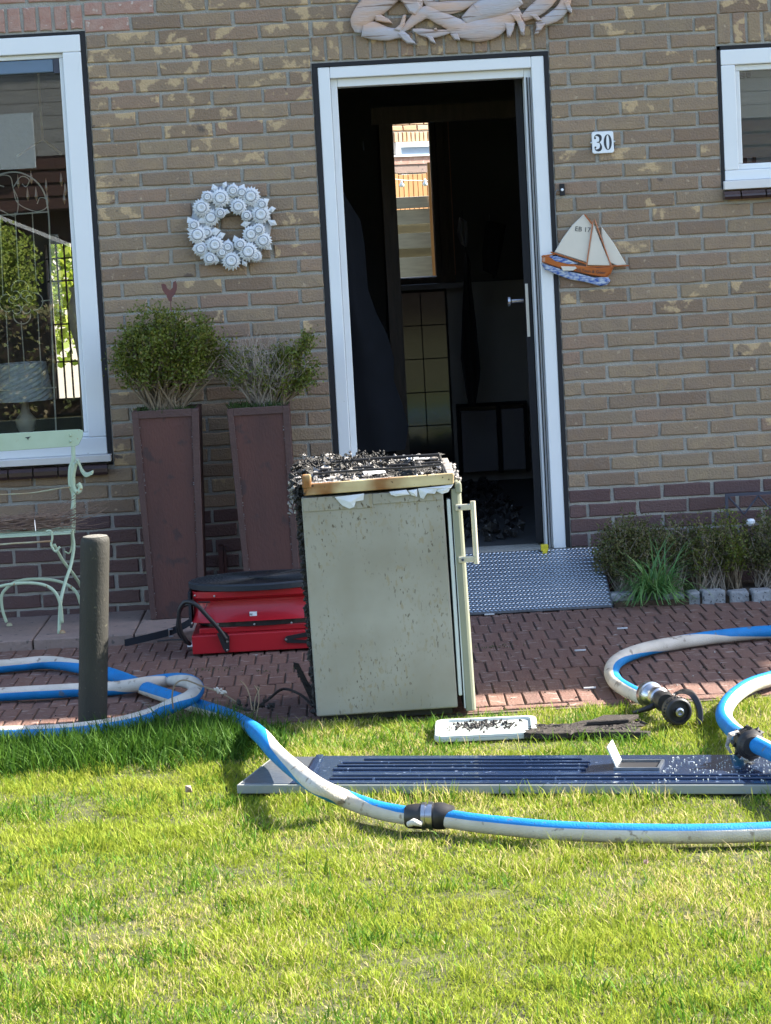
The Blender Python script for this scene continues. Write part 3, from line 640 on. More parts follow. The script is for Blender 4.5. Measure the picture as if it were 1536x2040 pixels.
# ---------------------------------------------------------------- wall ornaments
def dolphin(root, pts, rads, y=-.012, fins=(), k=7):
    P = cr([(x, y - .006, z) for x, z in pts], k); rads = [r_ * 1.12 for r_ in rads]; n = len(rads); rr = []
    for i in range(len(P)):
        t = i / (len(P) - 1) * (n - 1); a = int(min(t, n - 2)); rr.append(rads[a] + (rads[a + 1] - rads[a]) * (t - a))
    mb = MB(); mb.tube([tuple(p) for p in P], rr, 14, flat=.36, up=(0, 1, 0))
    b = mb.build('dolphin', mat_wood, root, smooth=True)
    for f in fins: bevel(MB().plate(f, y - .020, y + .012, bev=.22).build('fin', mat_wood, b), .003)
rel = thing('dolphin_carving', 'pale carved wooden relief of leaping dolphins above the doorway', 'wall carving', (1.35, 0, 2.45))
dolphin(rel, [(0.9227, 2.3745), (0.9312, 2.4167), (0.9667, 2.4616), (1.0202, 2.4973), (1.0907, 2.5443), (1.1748, 2.5763)], [.012, .036, .043, .045, .04, .02])
dolphin(rel, [(0.9421, 2.3898), (0.989, 2.3792), (1.0398, 2.3643), (1.0913, 2.3616), (1.1316, 2.3432)], [.03, .034, .026, .017, .008], fins=[[(1.0812, 2.3662), (1.1141, 2.3645), (1.1378, 2.3429), (1.1631, 2.3131), (1.1241, 2.3192), (1.0966, 2.345)], [(1.0652, 2.3752), (1.0953, 2.398), (1.1118, 2.4377), (1.1242, 2.4371), (1.1159, 2.3969), (1.0936, 2.3655)], [(0.9905, 2.4441), (1.0193, 2.4426), (1.0513, 2.4247), (1.0688, 2.4034), (1.0421, 2.4069), (0.9973, 2.4173)]])
dolphin(rel, [(1.0917, 2.3697), (1.128, 2.3922), (1.1668, 2.4227), (1.2132, 2.4426), (1.2695, 2.4132), (1.3298, 2.3816), (1.4011, 2.3616)], [.008, .014, .02, .024, .026, .028, .022])
dolphin(rel, [(1.1406, 2.5133), (1.1656, 2.4795), (1.1767, 2.4546)], [.03, .03, .014], fins=[[(1.0888, 2.5079), (1.1751, 2.5034), (1.1897, 2.4661), (1.1629, 2.4269), (1.137, 2.4445), (1.1163, 2.4821)]])
dolphin(rel, [(1.1883, 2.5189), (1.2351, 2.4678), (1.2923, 2.4567), (1.3442, 2.4621), (1.4182, 2.4988)], [.01, .018, .024, .022, .02])
dolphin(rel, [(1.1477, 2.3749), (1.1803, 2.3651), (1.221, 2.3548), (1.2666, 2.3565), (1.3123, 2.3622)], [.004, .013, .017, .012, .005], fins=[[(1.1961, 2.352), (1.2286, 2.3422), (1.2415, 2.311), (1.2193, 2.3223)], [(1.2301, 2.3706), (1.243, 2.3801), (1.2505, 2.3654)]])
dolphin(rel, [(1.2882, 2.3756), (1.3494, 2.3602), (1.4112, 2.357), (1.4736, 2.3659), (1.5267, 2.3956), (1.5903, 2.4289)], [.012, .03, .042, .04, .03, .02], fins=[[(1.2993, 2.3507), (1.3325, 2.353), (1.3411, 2.32), (1.3166, 2.3253)]])
dolphin(rel, [(1.3615, 2.3962), (1.4148, 2.43), (1.4673, 2.4475), (1.5194, 2.457), (1.5831, 2.4942)], [.02, .034, .042, .046, .04], fins=[[(1.5201, 2.3879), (1.5694, 2.3812), (1.5596, 2.3492), (1.5438, 2.3215), (1.5337, 2.3261), (1.5309, 2.3548)], [(1.5427, 2.4273), (1.5876, 2.4168), (1.6102, 2.3709), (1.604, 2.3265), (1.5918, 2.3312), (1.5776, 2.3808)], [(1.396, 2.4675), (1.4325, 2.4534), (1.4474, 2.4201), (1.4305, 2.4129), (1.4072, 2.4425)]])
dolphin(rel, [(1.599, 2.3959), (1.6373, 2.4183), (1.6735, 2.4408), (1.7055, 2.4635), (1.74, 2.4941)], [.012, .024, .028, .026, .02])
dolphin(rel, [(1.6637, 2.3641), (1.685, 2.3792), (1.7272, 2.3973), (1.7615, 2.424), (1.7795, 2.4555), (1.7892, 2.4875)], [.006, .016, .022, .022, .02, .016], fins=[[(1.6521, 2.3809), (1.6972, 2.3745), (1.6753, 2.3472), (1.6578, 2.3277), (1.6455, 2.3304), (1.655, 2.3564)], [(1.7671, 2.4562), (1.7881, 2.4632), (1.8048, 2.4217), (1.8019, 2.4036), (1.7821, 2.4229)], [(1.6245, 2.4108), (1.6536, 2.4134), (1.6811, 2.3835), (1.6644, 2.3803)]])

wr_ = thing('flower_wreath', 'round whitewashed resin wreath of sunflowers hung on the brick wall', 'wreath', (.355, 0, 1.63))
wc = [(0.3559, 1.6198)][0]
def wp(x, y): return (wc[0] + (x - 762) / 7.68 / 477, wc[1] - (y - 760) / 7.68 / 477 - (x - 762) / 7.68 / 477 * -.055)
core = MB(); 
vs = []; n = 40; q = 10
for i in range(n):
    a = 2 * math.pi * i / n; cx_, cz_ = wc[0] + .118 * math.cos(a), wc[1] + .118 * math.sin(a)
    for j in range(q):
        b = 2 * math.pi * j / q; r_ = .048; vs.append((cx_ + r_ * math.cos(b) * math.cos(a), -.018 - .018 * math.sin(b), cz_ + r_ * math.cos(b) * math.sin(a)))
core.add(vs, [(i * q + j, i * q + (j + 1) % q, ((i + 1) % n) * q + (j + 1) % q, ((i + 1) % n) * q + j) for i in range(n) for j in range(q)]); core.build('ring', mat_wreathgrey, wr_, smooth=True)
def petal(mb, c, a, r0, r1, w_, y, mi=0):
    ca, sa = math.cos(a), math.sin(a)
    pts = [(r0, 0, .0), (r0 + (r1 - r0) * .62, w_, -.002), (r1, 0, .004), (r0 + (r1 - r0) * .55, -w_, -.002), (r0 + (r1 - r0) * .55, 0, -.006)]
    vs = [(c[0] + p * ca - s_ * sa, y + h, c[1] + p * sa + s_ * ca) for p, s_, h in pts] + [(c[0] + p * ca - s_ * sa, y + .012, c[1] + p * sa + s_ * ca) for p, s_, h in pts[:4]]
    mb.add(vs, [(0, 1, 4), (1, 2, 4), (2, 3, 4), (3, 0, 4), (0, 5, 6, 1), (1, 6, 7, 2), (2, 7, 8, 3), (3, 8, 5, 0)], mi)
for fx, fy, s_ in ((635, 335, 1.35), (895, 490, 1.2), (470, 610, 1.25), (255, 845, 1.35), (510, 1025, 1.25), (740, 1290, 1.35), (1005, 1180, 1.4), (1060, 925, 1.2), (1225, 645, 1.4), (1090, 360, 1.35), (340, 450, 1.25), (1240, 1040, 1.2), (290, 1060, 1.05), (830, 250, .9), (700, 1080, .9), (420, 1220, .9), (210, 700, .8), (620, 560, .75), (1010, 640, .75), (1180, 870, .9), (610, 1150, .85), (890, 1060, .85), (400, 830, .7), (1110, 1260, .85), (1250, 500, .8), (960, 290, .85), (440, 300, .85)):
    c = wp(fx, fy); yb = -.048 - rnd.random() * .012; mb = MB()
    for ring_, nn, r1 in ((0, 17, .032), (1, 17, .027)):
        for i in range(nn): petal(mb, c, 2 * math.pi * (i + ring_ * .5) / nn + rnd.uniform(-.06, .06), .010, r1 * s_, .0064, yb + .006 - ring_ * .004)
    sf = mb.build('sunflower', mat_wreath, wr_)
    MB().lathe([(.0162 * s_, .004), (.0172 * s_, -.003), (.0160 * s_, -.0035)], (c[0], yb, c[1]), 18, axis='y').build('rim', mat_wreathdark, sf)
    MB().lathe([(.0145 * s_, .0), (.0148 * s_, -.005), (.012 * s_, -.0065), (.006, -.006), (.0055, -.0045), (.003, -.0045), (.0025, -.0075), (0, -.0075)], (c[0], yb, c[1]), 18, axis='y').build('centre', mat_wreath, sf, smooth=True)
for lx, ly, a, s_ in ((830, 230, 80, 1.2), (440, 260, 150, 1), (700, 160, 60, .8), (170, 650, 120, 1.1), (1290, 470, 30, 1), (1380, 590, 10, .9), (1380, 780, -30, 1), (500, 830, 10, 1.2), (1030, 660, 200, 1.2), (700, 1050, 80, 1.1), (840, 1010, 110, 1.1), (420, 1250, 220, 1.2), (510, 1240, 260, 1), (240, 1030, 200, 1), (1290, 1130, -40, 1), (690, 540, -20, .9), (330, 640, 20, 1.1), (400, 970, -10, .9), (930, 1340, -60, .8), (760, 400, 40, 1), (1150, 500, 100, 1), (1000, 760, 190, 1), (1160, 830, 0, 1), (900, 1080, 100, 1), (620, 1140, 200, 1), (380, 760, 0, 1), (590, 470, 270, 1), (560, 200, 110, 1), (960, 240, 60, 1), (1150, 1250, 300, 1), (180, 760, 170, 1), (330, 1150, 230, 1), (590, 900, 20, 1)):
    c = wp(lx, ly); mb = MB(); petal(mb, (c[0] - .02 * math.cos(R(a)) * s_, c[1] - .02 * math.sin(R(a)) * s_), R(a), 0, .045 * s_, .014 * s_, -.036 - rnd.random() * .006); mb.build('leaf', mat_wreath, wr_)

nm = thing('house_number_sign', 'white enamel house number plate reading 30', 'house number', (1.908, 0, 1.877))
x0, x1, z0, z1 = 1.863, 1.953, 1.832, 1.922
def rr_(x0, x1, z0, z1, r, n=4):
    out = []
    for cx, cz, a0 in ((x1 - r, z1 - r, 0), (x0 + r, z1 - r, 90), (x0 + r, z0 + r, 180), (x1 - r, z0 + r, 270)):
        for i in range(n + 1): a = R(a0 + 90 * i / n); out.append((cx + r * math.cos(a), cz + r * math.sin(a)))
    return out
npl = MB().plate(rr_(x0, x1, z0, z1, .009), -.012, .0, bev=.04).build('plate', mat_enamel, nm)
MB().plate(rr_(x0 - .004, x1 + .004, z0 + .02, z1 - .035, .003), -.006, -.001).build('backing', mat_navy, nm)
d = MB(); cx, cz = 1.928, 1.877
d.add([p for i in range(28) for p in ((cx + .0165 * math.cos(2 * math.pi * i / 28), -.0125, cz + .032 * math.sin(2 * math.pi * i / 28)), (cx + .0062 * math.cos(2 * math.pi * i / 28), -.0125, cz + .0295 * math.sin(2 * math.pi * i / 28)))], [(2 * i, 2 * ((i + 1) % 28), 2 * ((i + 1) % 28) + 1, 2 * i + 1) for i in range(28)])
d.build('digit', mat_dark, nm)
t3 = [tuple(p[:2]) for p in cr([(-.014, .019, 0), (-.011, .028, 0), (-.002, .031, 0), (.009, .025, 0), (.010, .012, 0), (.004, .003, 0), (-.005, .001, 0)], 5)]
t3b = [tuple(p[:2]) for p in cr([(-.005, .002, 0), (.006, -.001, 0), (.011, -.014, 0), (.008, -.027, 0), (-.002, -.031, 0), (-.012, -.028, 0), (-.014, -.019, 0)], 5)]
d = MB(); cx = 1.888
for tt in (t3, t3b):
    N = len(tt); ws = [(.003 + .0085 * max(0, math.sin(math.pi * min(1, max(0, (i / N - .2) / .62))))) for i in range(N)]; d.stroke([(cx + a, cz + b) for a, b in tt], ws, -.0125, -.0115)
d.lathe([(.0042, -.0125), (.0042, -.012)], (cx - .0118, 0, cz + .019), 12, axis='y').lathe([(.0042, -.0125), (.0042, -.012)], (cx - .0118, 0, cz - .019), 12, axis='y'); d.build('digit', mat_dark, nm)
for x in (x0 - .003, x1 + .003): MB().lathe([(.004, 0), (.004, -.008), (0, -.009)], (x, 0, 1.878), 10, axis='y').build('screw', mat_steel, nm)
db = thing('doorbell', 'small black doorbell with a pale round button beside the door frame', 'doorbell', (1.73, 0, 1.69))
bevel(MB().box((1.721, -.014, 1.668), (1.742, 0, 1.717)).build('housing', mat_black, db), .002)
MB().lathe([(.006, 0), (.006, -.016), (.003, -.018), (0, -.018)], (1.731, 0, 1.692), 14, axis='y').build('button', mat_enamel, db)
wi = thing('bell_wire', 'thin grey wire looping up beside the right door jamb', 'wire', (1.70, 0, 1.4))
MB().tube(cr([(1.702, -.004, 1.30), (1.700, -.005, 1.55), (1.7, -.006, 1.66), (1.708, -.006, 1.69), (1.722, -.005, 1.69)], 6), .0018, 5).build('cable', mat_alu, wi)

bt = thing('sailboat_plaque', 'glazed ceramic sailing boat plaque with cream sails and orange hull', 'wall plaque', (1.81, 0, 1.4))
BY = -.018
bevel(MB().plate([(1.6869, 1.4362), (1.7229, 1.4923), (1.7671, 1.5459), (1.8148, 1.5868), (1.8348, 1.5671), (1.8503, 1.5414), (1.8225, 1.3852)], BY, .0, bev=.03).build('sail', mat_sail, bt), .002)
bevel(MB().plate([(1.8178, 1.3751), (1.8528, 1.5496), (1.9178, 1.3676)], BY - .006, -.002, bev=.05).build('sail', mat_sail, bt), .002)
bevel(MB().plate([(1.8855, 1.5354), (1.8858, 1.4939), (1.9102, 1.3846), (1.947, 1.364), (1.9848, 1.3681), (1.9345, 1.4622)], BY + .002, .0, bev=.05).build('sail', mat_sail, bt), .002)
hullp = [(1.6364, 1.4285), (1.6572, 1.4274), (1.6981, 1.4086), (1.7804, 1.3792), (1.8633, 1.3643), (1.9303, 1.3649), (1.9165, 1.3365), (1.8991, 1.3208), (1.841, 1.3323), (1.7791, 1.3502), (1.7171, 1.366), (1.6657, 1.3854), (1.633, 1.3997)]
bevel(MB().plate(hullp, BY - .008, .0, bev=.08).build('hull', mat_orange, bt), .003)
bevel(MB().plate([(1.6632, 1.4209), (1.6945, 1.4212), (1.7397, 1.4043), (1.7807, 1.3854), (1.743, 1.3854), (1.6873, 1.4009)], BY - .0095, -.012).build('deck', mat_wave, bt), .001)
bevel(MB().plate([(1.7093, 1.3789), (1.7697, 1.3736), (1.7756, 1.367), (1.7585, 1.3575), (1.7168, 1.3598)], BY - .013, -.015).build('sideboard', mat_sail, bt), .001)
bevel(MB().plate([(1.6286, 1.3957), (1.6595, 1.3858), (1.717, 1.3639), (1.7789, 1.346), (1.8511, 1.3234), (1.9075, 1.3224), (1.9151, 1.3053), (1.8977, 1.2896), (1.8704, 1.287), (1.8085, 1.307), (1.7464, 1.3207), (1.6951, 1.3422), (1.644, 1.3679)], BY - .005, .0, bev=.08).build('waves', mat_wave, bt), .003)
for a in ([(1.8511, 1.5579), (1.8156, 1.3711)], [(1.8576, 1.5638), (1.9198, 1.3654)], [(1.6703, 1.4392), (1.8181, 1.3813)], [(1.8176, 1.371), (1.993, 1.3656)], [(1.8169, 1.5867), (1.8463, 1.5458)], [(1.6319, 1.4225), (1.6866, 1.43)]):
    MB().tube([(x, BY - .007, z) for x, z in a], .0028, 6).build('spar', mat_orange, bt)
def letters(root, txt, x, z, size, y, mt, ry=0, rx=90, name='lettering', shear=0):
    cu = bpy.data.curves.new('t', 'FONT'); cu.body = txt; cu.size = size; cu.extrude = .0004; cu.resolution_u = 3; cu.shear = shear
    to = bpy.data.objects.new('t', cu); col.objects.link(to); bpy.context.view_layer.update()
    me = bpy.data.meshes.new_from_object(to); bpy.data.objects.remove(to)
    me.materials.clear(); me.materials.append(mt)
    o = bpy.data.objects.new(name, me); col.objects.link(o); o.parent = root
    off = Vector((0, 0, 0)); p = root
    while p: off += p.location; p = p.parent
    o.rotation_euler = (R(rx), R(ry), 0); o.location = Vector((x, y, z)) - off; return o
ex, ez = [(1.7743, 1.5206)][0]
letters(bt, 'EB 17', ex, ez, .028, BY - .001, mat_dark, ry=8)
ex, ez = [(1.773, 1.3547)][0]
letters(bt, 'HLTeun & Goor', ex, ez, .018, BY - .009, mat_dark, ry=9)

# ---------------------------------------------------------------- planters, shrubs, rooster
def planter(x_top0, x_top1, x_bot0, x_bot1, ztop, label):
    y0, y1 = -.33, -.06; zb = .04
    root = thing('planter', label, 'planter', ((x_bot0 + x_bot1) / 2, -.2, zb), 'tall tapered planters by the wall')
    lean = 0.0
    def P(u, v, y):   # u across, v up
        a = x_bot0 + (x_top0 - x_bot0) * v; b = x_bot1 + (x_top1 - x_bot1) * v
        return (a + (b - a) * u, y, zb + (ztop - zb) * v)
    body = MB(); t = .012; d = y1 - y0
    yb0 = y0 + .025; yb1 = y1 - .025
    def Q(u, v, w_): p = P(u, v, 0); return (p[0], (yb0 + (y0 - yb0) * v) * (1 - w_) + (yb1 + (y1 - yb1) * v) * w_, p[2])
    c = [Q(0, 0, 0), Q(1, 0, 0), Q(1, 0, 1), Q(0, 0, 1), Q(0, 1, 0), Q(1, 1, 0), Q(1, 1, 1), Q(0, 1, 1)]
    i_ = [Q(.06, 1, .07), Q(.94, 1, .07), Q(.94, 1, .93), Q(.06, 1, .93)]; i2 = [(p[0], p[1], p[2] - .05) for p in i_]
    body.add(c + i_ + i2, [(0, 3, 2, 1), (0, 1, 5, 4), (1, 2, 6, 5), (2, 3, 7, 6), (3, 0, 4, 7), (4, 5, 9, 8), (5, 6, 10, 9), (6, 7, 11, 10), (7, 4, 8, 11), (8, 9, 13, 12), (9, 10, 14, 13), (10, 11, 15, 14), (11, 8, 12, 15)])
    bo = body.build('body', mat_corten, root)
    def strip(u0, v0, u1, v1, w_):   # raised edge profile on the front
        mb = MB()
        def F(u, v, o): q = Q(u, v, 0); return (q[0], q[1] - o, q[2])
        cs = [F(u0, v0, -.002), F(u1, v0, -.002), F(u1, v1, -.002), F(u0, v1, -.002), F(u0, v0, .007), F(u1, v0, .007), F(u1, v1, .007), F(u0, v1, .007)]
        mb.add(cs, [(4, 5, 6, 7), (0, 1, 5, 4), (1, 2, 6, 5), (2, 3, 7, 6), (3, 0, 4, 7)]); bevel(mb.build('edge_strip', mat_corten_edge, root), .002)
    strip(-.01, 0, .09, 1.0, 0); strip(.90, 0, 1.01, 1.0, 0); strip(.0905, .965, .8995, 1.002, 0)
    # weld beads along the inner seam
    wb = MB()
    for s_ in (0.097, .893):
        for i in range(70):
            if rnd.random() < .5: q = Q(s_, rnd.random() * .94, 0); wb.blob((q[0], q[1] - .002, q[2]), rnd.uniform(.001, .003), .4)
    tag(wb.build('weld_crumbs', mat_granite, bo), kind='stuff')
    return root
planter(-.074, .192, -.052, .165, .893, 'tall rusty steel planter nearest the bench, holding the full green shrub')
planter(.311, .558, .345, .56, .884, 'tall rusty steel planter behind the red fan, holding the half-dead shrub')
# folded steel leg strip seen between the planters
MB_ = MB().box((.225, -.11, .04), (.245, -.04, .30)).box((.247, -.10, .04), (.256, -.05, .295)); tag(MB_.build('steel_offcut', mat_corten), 'narrow rusty steel offcut standing between the two planters', 'metal strip')

def shrub(root, base, cen, rad, nb, nl, leafmat, barkmat, ls=.013, spread=.3, rb=.003, region=None, bare=0, seed=1, inner=.45):
    r = random.Random(seed); br = MB(); lf = MB(); tips = []
    for i in range(nb):
        th = r.uniform(0, 2 * math.pi); ph = math.acos(r.uniform(-.35, 1)); rr = r.uniform(.7, 1.02)
        tip = Vector((cen[0] + rad[0] * rr * math.sin(ph) * math.cos(th), cen[1] + rad[1] * rr * math.sin(ph) * math.sin(th), cen[2] + rad[2] * rr * math.cos(ph)))
        b0 = Vector(base) + Vector((r.uniform(-spread, spread) * rad[0], r.uniform(-spread, spread) * rad[1], 0))
        mid = b0.lerp(tip, .45) + Vector((r.uniform(-1, 1), r.uniform(-1, 1), r.uniform(-.2, .6))) * .12 * max(rad)
        q = b0.lerp(tip, .75) + Vector((r.uniform(-1, 1), r.uniform(-1, 1), r.uniform(-1, 1))) * .10 * max(rad)
        P = cr([b0, mid, q, tip], 4)
        k = .5 + r.random(); br.tube(P, [rb * k * (1.3 - 1.1 * j / (len(P) - 1)) for j in range(len(P))], 4)
        tips.append(P)
        for s_ in range(3):
            j = r.randrange(4, len(P) - 1); a = P[j]; d = (tip - b0).normalized() * .6 + Vector((r.uniform(-1, 1), r.uniform(-1, 1), r.uniform(-.4, 1)))
            e = a + d.normalized() * r.uniform(.25, .5) * max(rad) * .7; m2 = a.lerp(e, .5) + Vector((r.uniform(-1, 1), r.uniform(-1, 1), r.uniform(-1, 1))) * .01
            br.tube([a, m2, e], [rb * .45, rb * .35, rb * .15], 3); tips.append([a.lerp(e, t) for t in (0, .2, .4, .6, .8, 1, 1)])
    br.build('branches', barkmat, root)
    lv = [t for t in tips if region is None or region(t[-1])]
    for i in range(nl):
        t = r.choice(lv); u = inner + (1 - inner) * math.sqrt(r.random()); f = u * (len(t) - 1); j = min(int(f), len(t) - 2); p = Vector(t[j]).lerp(Vector(t[j + 1]), f - j)
        p += Vector((r.gauss(0, 1), r.gauss(0, 1), r.gauss(0, 1))) * ls * 1.15
        d = Vector((r.uniform(-1, 1), r.uniform(-1, 1), r.uniform(-.3, 1.2))); nrm = Vector((r.uniform(-1, 1), r.uniform(-1, 1), r.uniform(0, 1.5)))
        lf.leaf(p, d, nrm, ls * r.uniform(.7, 1.3), ls * .6 * r.uniform(.8, 1.2))
    if nl: lf.build('foliage', leafmat, root)
s1 = thing('boxwood_shrub', 'full rounded green box shrub growing in the left planter', 'shrub', (.06, -.2, .88))
shrub(s1, (.05, -.19, .87), (.072, -.19, 1.115), (.25, .14, .185), 140, 18500, mat_leaf, mat_bark, .015, .25, .0038, seed=4, inner=.36, region=lambda p: True)
s2 = thing('boxwood_shrub', 'half-dead box shrub, bare grey twigs left and green leaves right', 'shrub', (.44, -.2, .875))
shrub(s2, (.46, -.19, .87), (.47, -.19, 1.05), (.19, .11, .14), 190, 0, mat_leaf, mat_greytwig, .013, .2, .0022, seed=9)
shrub(s2, (.50, -.19, .87), (.575, -.2, 1.0), (.115, .08, .12), 50, 3600, mat_leaf, mat_bark, .0145, .3, .003, seed=12, inner=.3)
shrub(s2, (.44, -.19, .87), (.44, -.19, 1.03), (.16, .10, .12), 40, 2400, mat_leaf, mat_greytwig, .012, .2, .002, seed=17, inner=.25)
shrub(s2, (.60, -.2, 1.05), (.645, -.2, 1.13), (.025, .02, .045), 10, 420, mat_leaf, mat_bark, .014, .3, .002, seed=13, inner=.3)
wd = MB()
for (xa, xb) in ((-.08, .17), (.31, .54)):
    for i in range(420):
        x = rnd.uniform(xa, xb); y = rnd.uniform(-.33, -.08)
        wd.leaf((x, y, .872), Vector((rnd.uniform(-.8, .8), rnd.uniform(-.8, .2), 1)), Vector((rnd.random(), rnd.random(), rnd.random())), rnd.uniform(.015, .045), .004)
tag(wd.build('planter_weeds', mat_moss), 'mossy weeds sprouting over the rims of both planters', 'weeds', kind='stuff')
ro = thing('rooster_stake', 'small rusty metal rooster silhouette on a stake above the green shrub', 'garden ornament', (.1, -.2, 1.3))
rp = [(0.0677, 1.3874), (0.0663, 1.3976), (0.0787, 1.399), (0.0864, 1.3925), (0.0897, 1.3801), (0.1014, 1.3713), (0.1123, 1.3809), (0.1157, 1.4031), (0.1263, 1.4086), (0.1312, 1.3901), (0.1279, 1.3699), (0.1186, 1.352), (0.1078, 1.3424), (0.1047, 1.3263), (0.0965, 1.3267), (0.0916, 1.3453), (0.08, 1.3562), (0.0709, 1.373)]
bevel(MB().plate(rp, -.202, -.198).build('silhouette', mat_rooster, ro), .0005)
MB().plate([(rp[14][0] - .002, rp[14][1]), (rp[14][0] + .009, rp[14][1]), (rp[14][0] + .012, rp[14][1] + .022), (rp[14][0] - .012, rp[14][1] + .022)], -.2035, -.1965).build('legs', mat_rooster, ro)
MB().tube([(rp[14][0] + .004, -.2, rp[14][1]), (rp[14][0] + .004, -.2, .9)], .0022, 6).build('stake', mat_rooster, ro)

# ---------------------------------------------------------------- garden bench
be = thing('garden_bench', 'pale mint iron garden bench, right end, under the left window', 'bench', (-.6, -.4, .04))
YF, YB = -.52, -.2
slat = [(-0.2784, 0.8262), (-0.2821, 0.8019), (-0.3005, 0.7702), (-0.3151, 0.7649), (-1.109, 0.7537), (-1.1031, 0.831), (-0.2942, 0.8332)]
bk = MB().plate(slat, -.305, -.295).build('backrest_rail', mat_bench, be); bevel(bk, .002)
for x, z in [(-0.3303, 0.8107), (-0.332, 0.7863)]: MB().lathe([(.005, 0), (.005, -.003), (0, -.006)], (x, -.305, z), 10, axis='y').build('rivet', mat_bench, bk, smooth=True)
x, z = [(-0.5034, 0.808)][0]; MB().plate([(x - .012, z + .004), (x + .012, z + .007), (x + .003, z), (x, z - .008), (x - .003, z)], -.3065, -.3045).build('cutout', mat_dark, bk)
def fl(pts, w_, y, nm, t=.005, mt=mat_bench, flat=.35, parent=None):
    P = cr([(x, y if not isinstance(y, (list, tuple)) else y[i], z) for i, (x, z) in enumerate(pts)], 6); return MB().tube([tuple(p) for p in P], w_, 8, flat=flat, up=(0, 1, 0)).build(nm, mt, parent or be, smooth=True)
fl([(-0.3228, 0.7715), (-0.3248, 0.743), (-0.3268, 0.7124), (-0.3418, 0.6722), (-0.346, 0.611), (-0.3365, 0.5694), (-0.3394, 0.4976), (-0.3473, 0.4116)], .0085, -.3, 'back_post', flat=.5)
ar = MB(); ap = cr([(x, y, z) for (x, z), y in zip([(-0.3103, 0.7084), (-0.2943, 0.7075), (-0.278, 0.6803), (-0.2569, 0.6649), (-0.228, 0.6755)], (-.34, -.40, -.46, -.5, -.52))], 6)
vs = []
for p in ap: vs += [(p.x, p.y - .03, p.z + .007), (p.x + .0, p.y + .03, p.z + .007), (p.x, p.y + .03, p.z - .007), (p.x, p.y - .03, p.z - .007)]
ar.add(vs, [(i * 4 + k, i * 4 + (k + 1) % 4, i * 4 + 4 + (k + 1) % 4, i * 4 + 4 + k) for i in range(len(ap) - 1) for k in range(4)] + [(3, 2, 1, 0), tuple(len(vs) - 4 + k for k in range(4))]); bevel(ar.build('armrest', mat_bench, be), .002)
fl([(-0.3127, 0.7024), (-0.3262, 0.6526), (-0.3256, 0.6018), (-0.3108, 0.5828), (-0.2994, 0.6024), (-0.3083, 0.6191)], .010, -.36, 'scroll', flat=.9)
fl([(-0.3292, 0.5796), (-0.3435, 0.4888), (-0.3443, 0.4175), (-0.3397, 0.3662), (-0.3526, 0.2953), (-0.3777, 0.2251), (-0.3947, 0.1542), (-0.4071, 0.0316)], .007, [-.33, -.34, -.36, -.38, -.42, -.46, -.5, -.52], 'leg', flat=.6)
fl([(-0.4046, 0.3943), (-0.3795, 0.3173), (-0.3493, 0.2542), (-0.3279, 0.1812), (-0.3187, 0.078)], .0065, [-.5, -.44, -.38, -.3, -.24], 'leg', flat=.6)
fl([(-0.3909, 0.0774), (-0.3921, 0.1487), (-0.4086, 0.2004), (-0.4465, 0.233), (-0.5098, 0.2467), (-0.5901, 0.2451), (-0.6713, 0.2315)], .0065, -.52, 'arch_brace', flat=.6)
fl([(-0.3389, 0.0974), (-0.3572, 0.161), (-0.4, 0.1988), (-0.4603, 0.2188), (-0.5421, 0.2255), (-0.6044, 0.2165), (-0.6476, 0.1877), (-0.6642, 0.1575), (-0.6637, 0.1053), (-0.651, 0.0525)], .0065, -.25, 'arch_brace', flat=.6)
MB().lathe([(.013, .038), (.011, .045), (.006, .05)], (-.393, -.52, 0), 12).build('foot', mat_rust, be)
MB().lathe([(.013, .038), (.011, .045), (.006, .05)], (-.64, -.25, 0), 12).build('foot', mat_rust, be)
for yy, za, mt in ((-.50, 0, mat_bench), (-.46, .003, mat_bench), (-.42, .006, mat_bench), (-.38, .006, mat_bench), (-.34, .006, mat_bench)):
    bevel(MB().box((-2.0, yy - .012, .432 + za), (-.335, yy + .012, .438 + za)).build('seat_slat', mt, be), .001)
fl([(-1.0201, 0.3929), (-0.6187, 0.4067), (-0.4985, 0.4081), (-0.4103, 0.4092)], .004, -.515, 'seat_rod', flat=.9, mt=mat_rust)
fl([(-1.0398, 0.5942), (-0.6331, 0.5859), (-0.5108, 0.5852), (-0.4081, 0.596), (-0.3466, 0.6007)], .003, -.31, 'back_rod', flat=.9, mt=mat_rust)
fl([(-0.4316, 0.4488), (-0.4115, 0.4497), (-0.4073, 0.4232), (-0.4134, 0.3932), (-0.3972, 0.366), (-0.3799, 0.3853)], .0045, -.515, 'seat_hook', flat=.8)
fl([(-0.3774, 0.4276), (-0.3537, 0.418), (-0.3508, 0.3707), (-0.3633, 0.3365), (-0.383, 0.3458)], .0035, -.35, 'seat_hook', flat=.8)
tb = thing('twig_bundle', 'loose bundle of dry brown twigs lying on the mint bench seat', 'twigs', (-.5, -.42, .45))
mb = MB()
for i in range(150):
    y0 = rnd.uniform(-.47, -.36); z0 = .452 + rnd.random() ** 1.5 * .05; x0 = rnd.uniform(-1.2, -.45); x1 = x0 + rnd.uniform(.2, .5)
    x1 = min(x1, rnd.uniform(-.32, -.16)); n_ = 7; P = []
    up_ = rnd.uniform(-.02, .09) if x1 > -.32 else rnd.uniform(-.015, .03)
    for k in range(n_):
        t = k / (n_ - 1); P.append((x0 + (x1 - x0) * t, y0 + rnd.uniform(-.012, .012), z0 + up_ * t * t * t + rnd.uniform(-.008, .009)))
    rb_ = rnd.uniform(.0012, .0028); C__ = cr(P, 2); mb.tube(C__, [rb_ * (1.1 - .8 * q / len(C__)) for q in range(len(C__))], 3)
mb.build('twigs', mat_twig, tb)
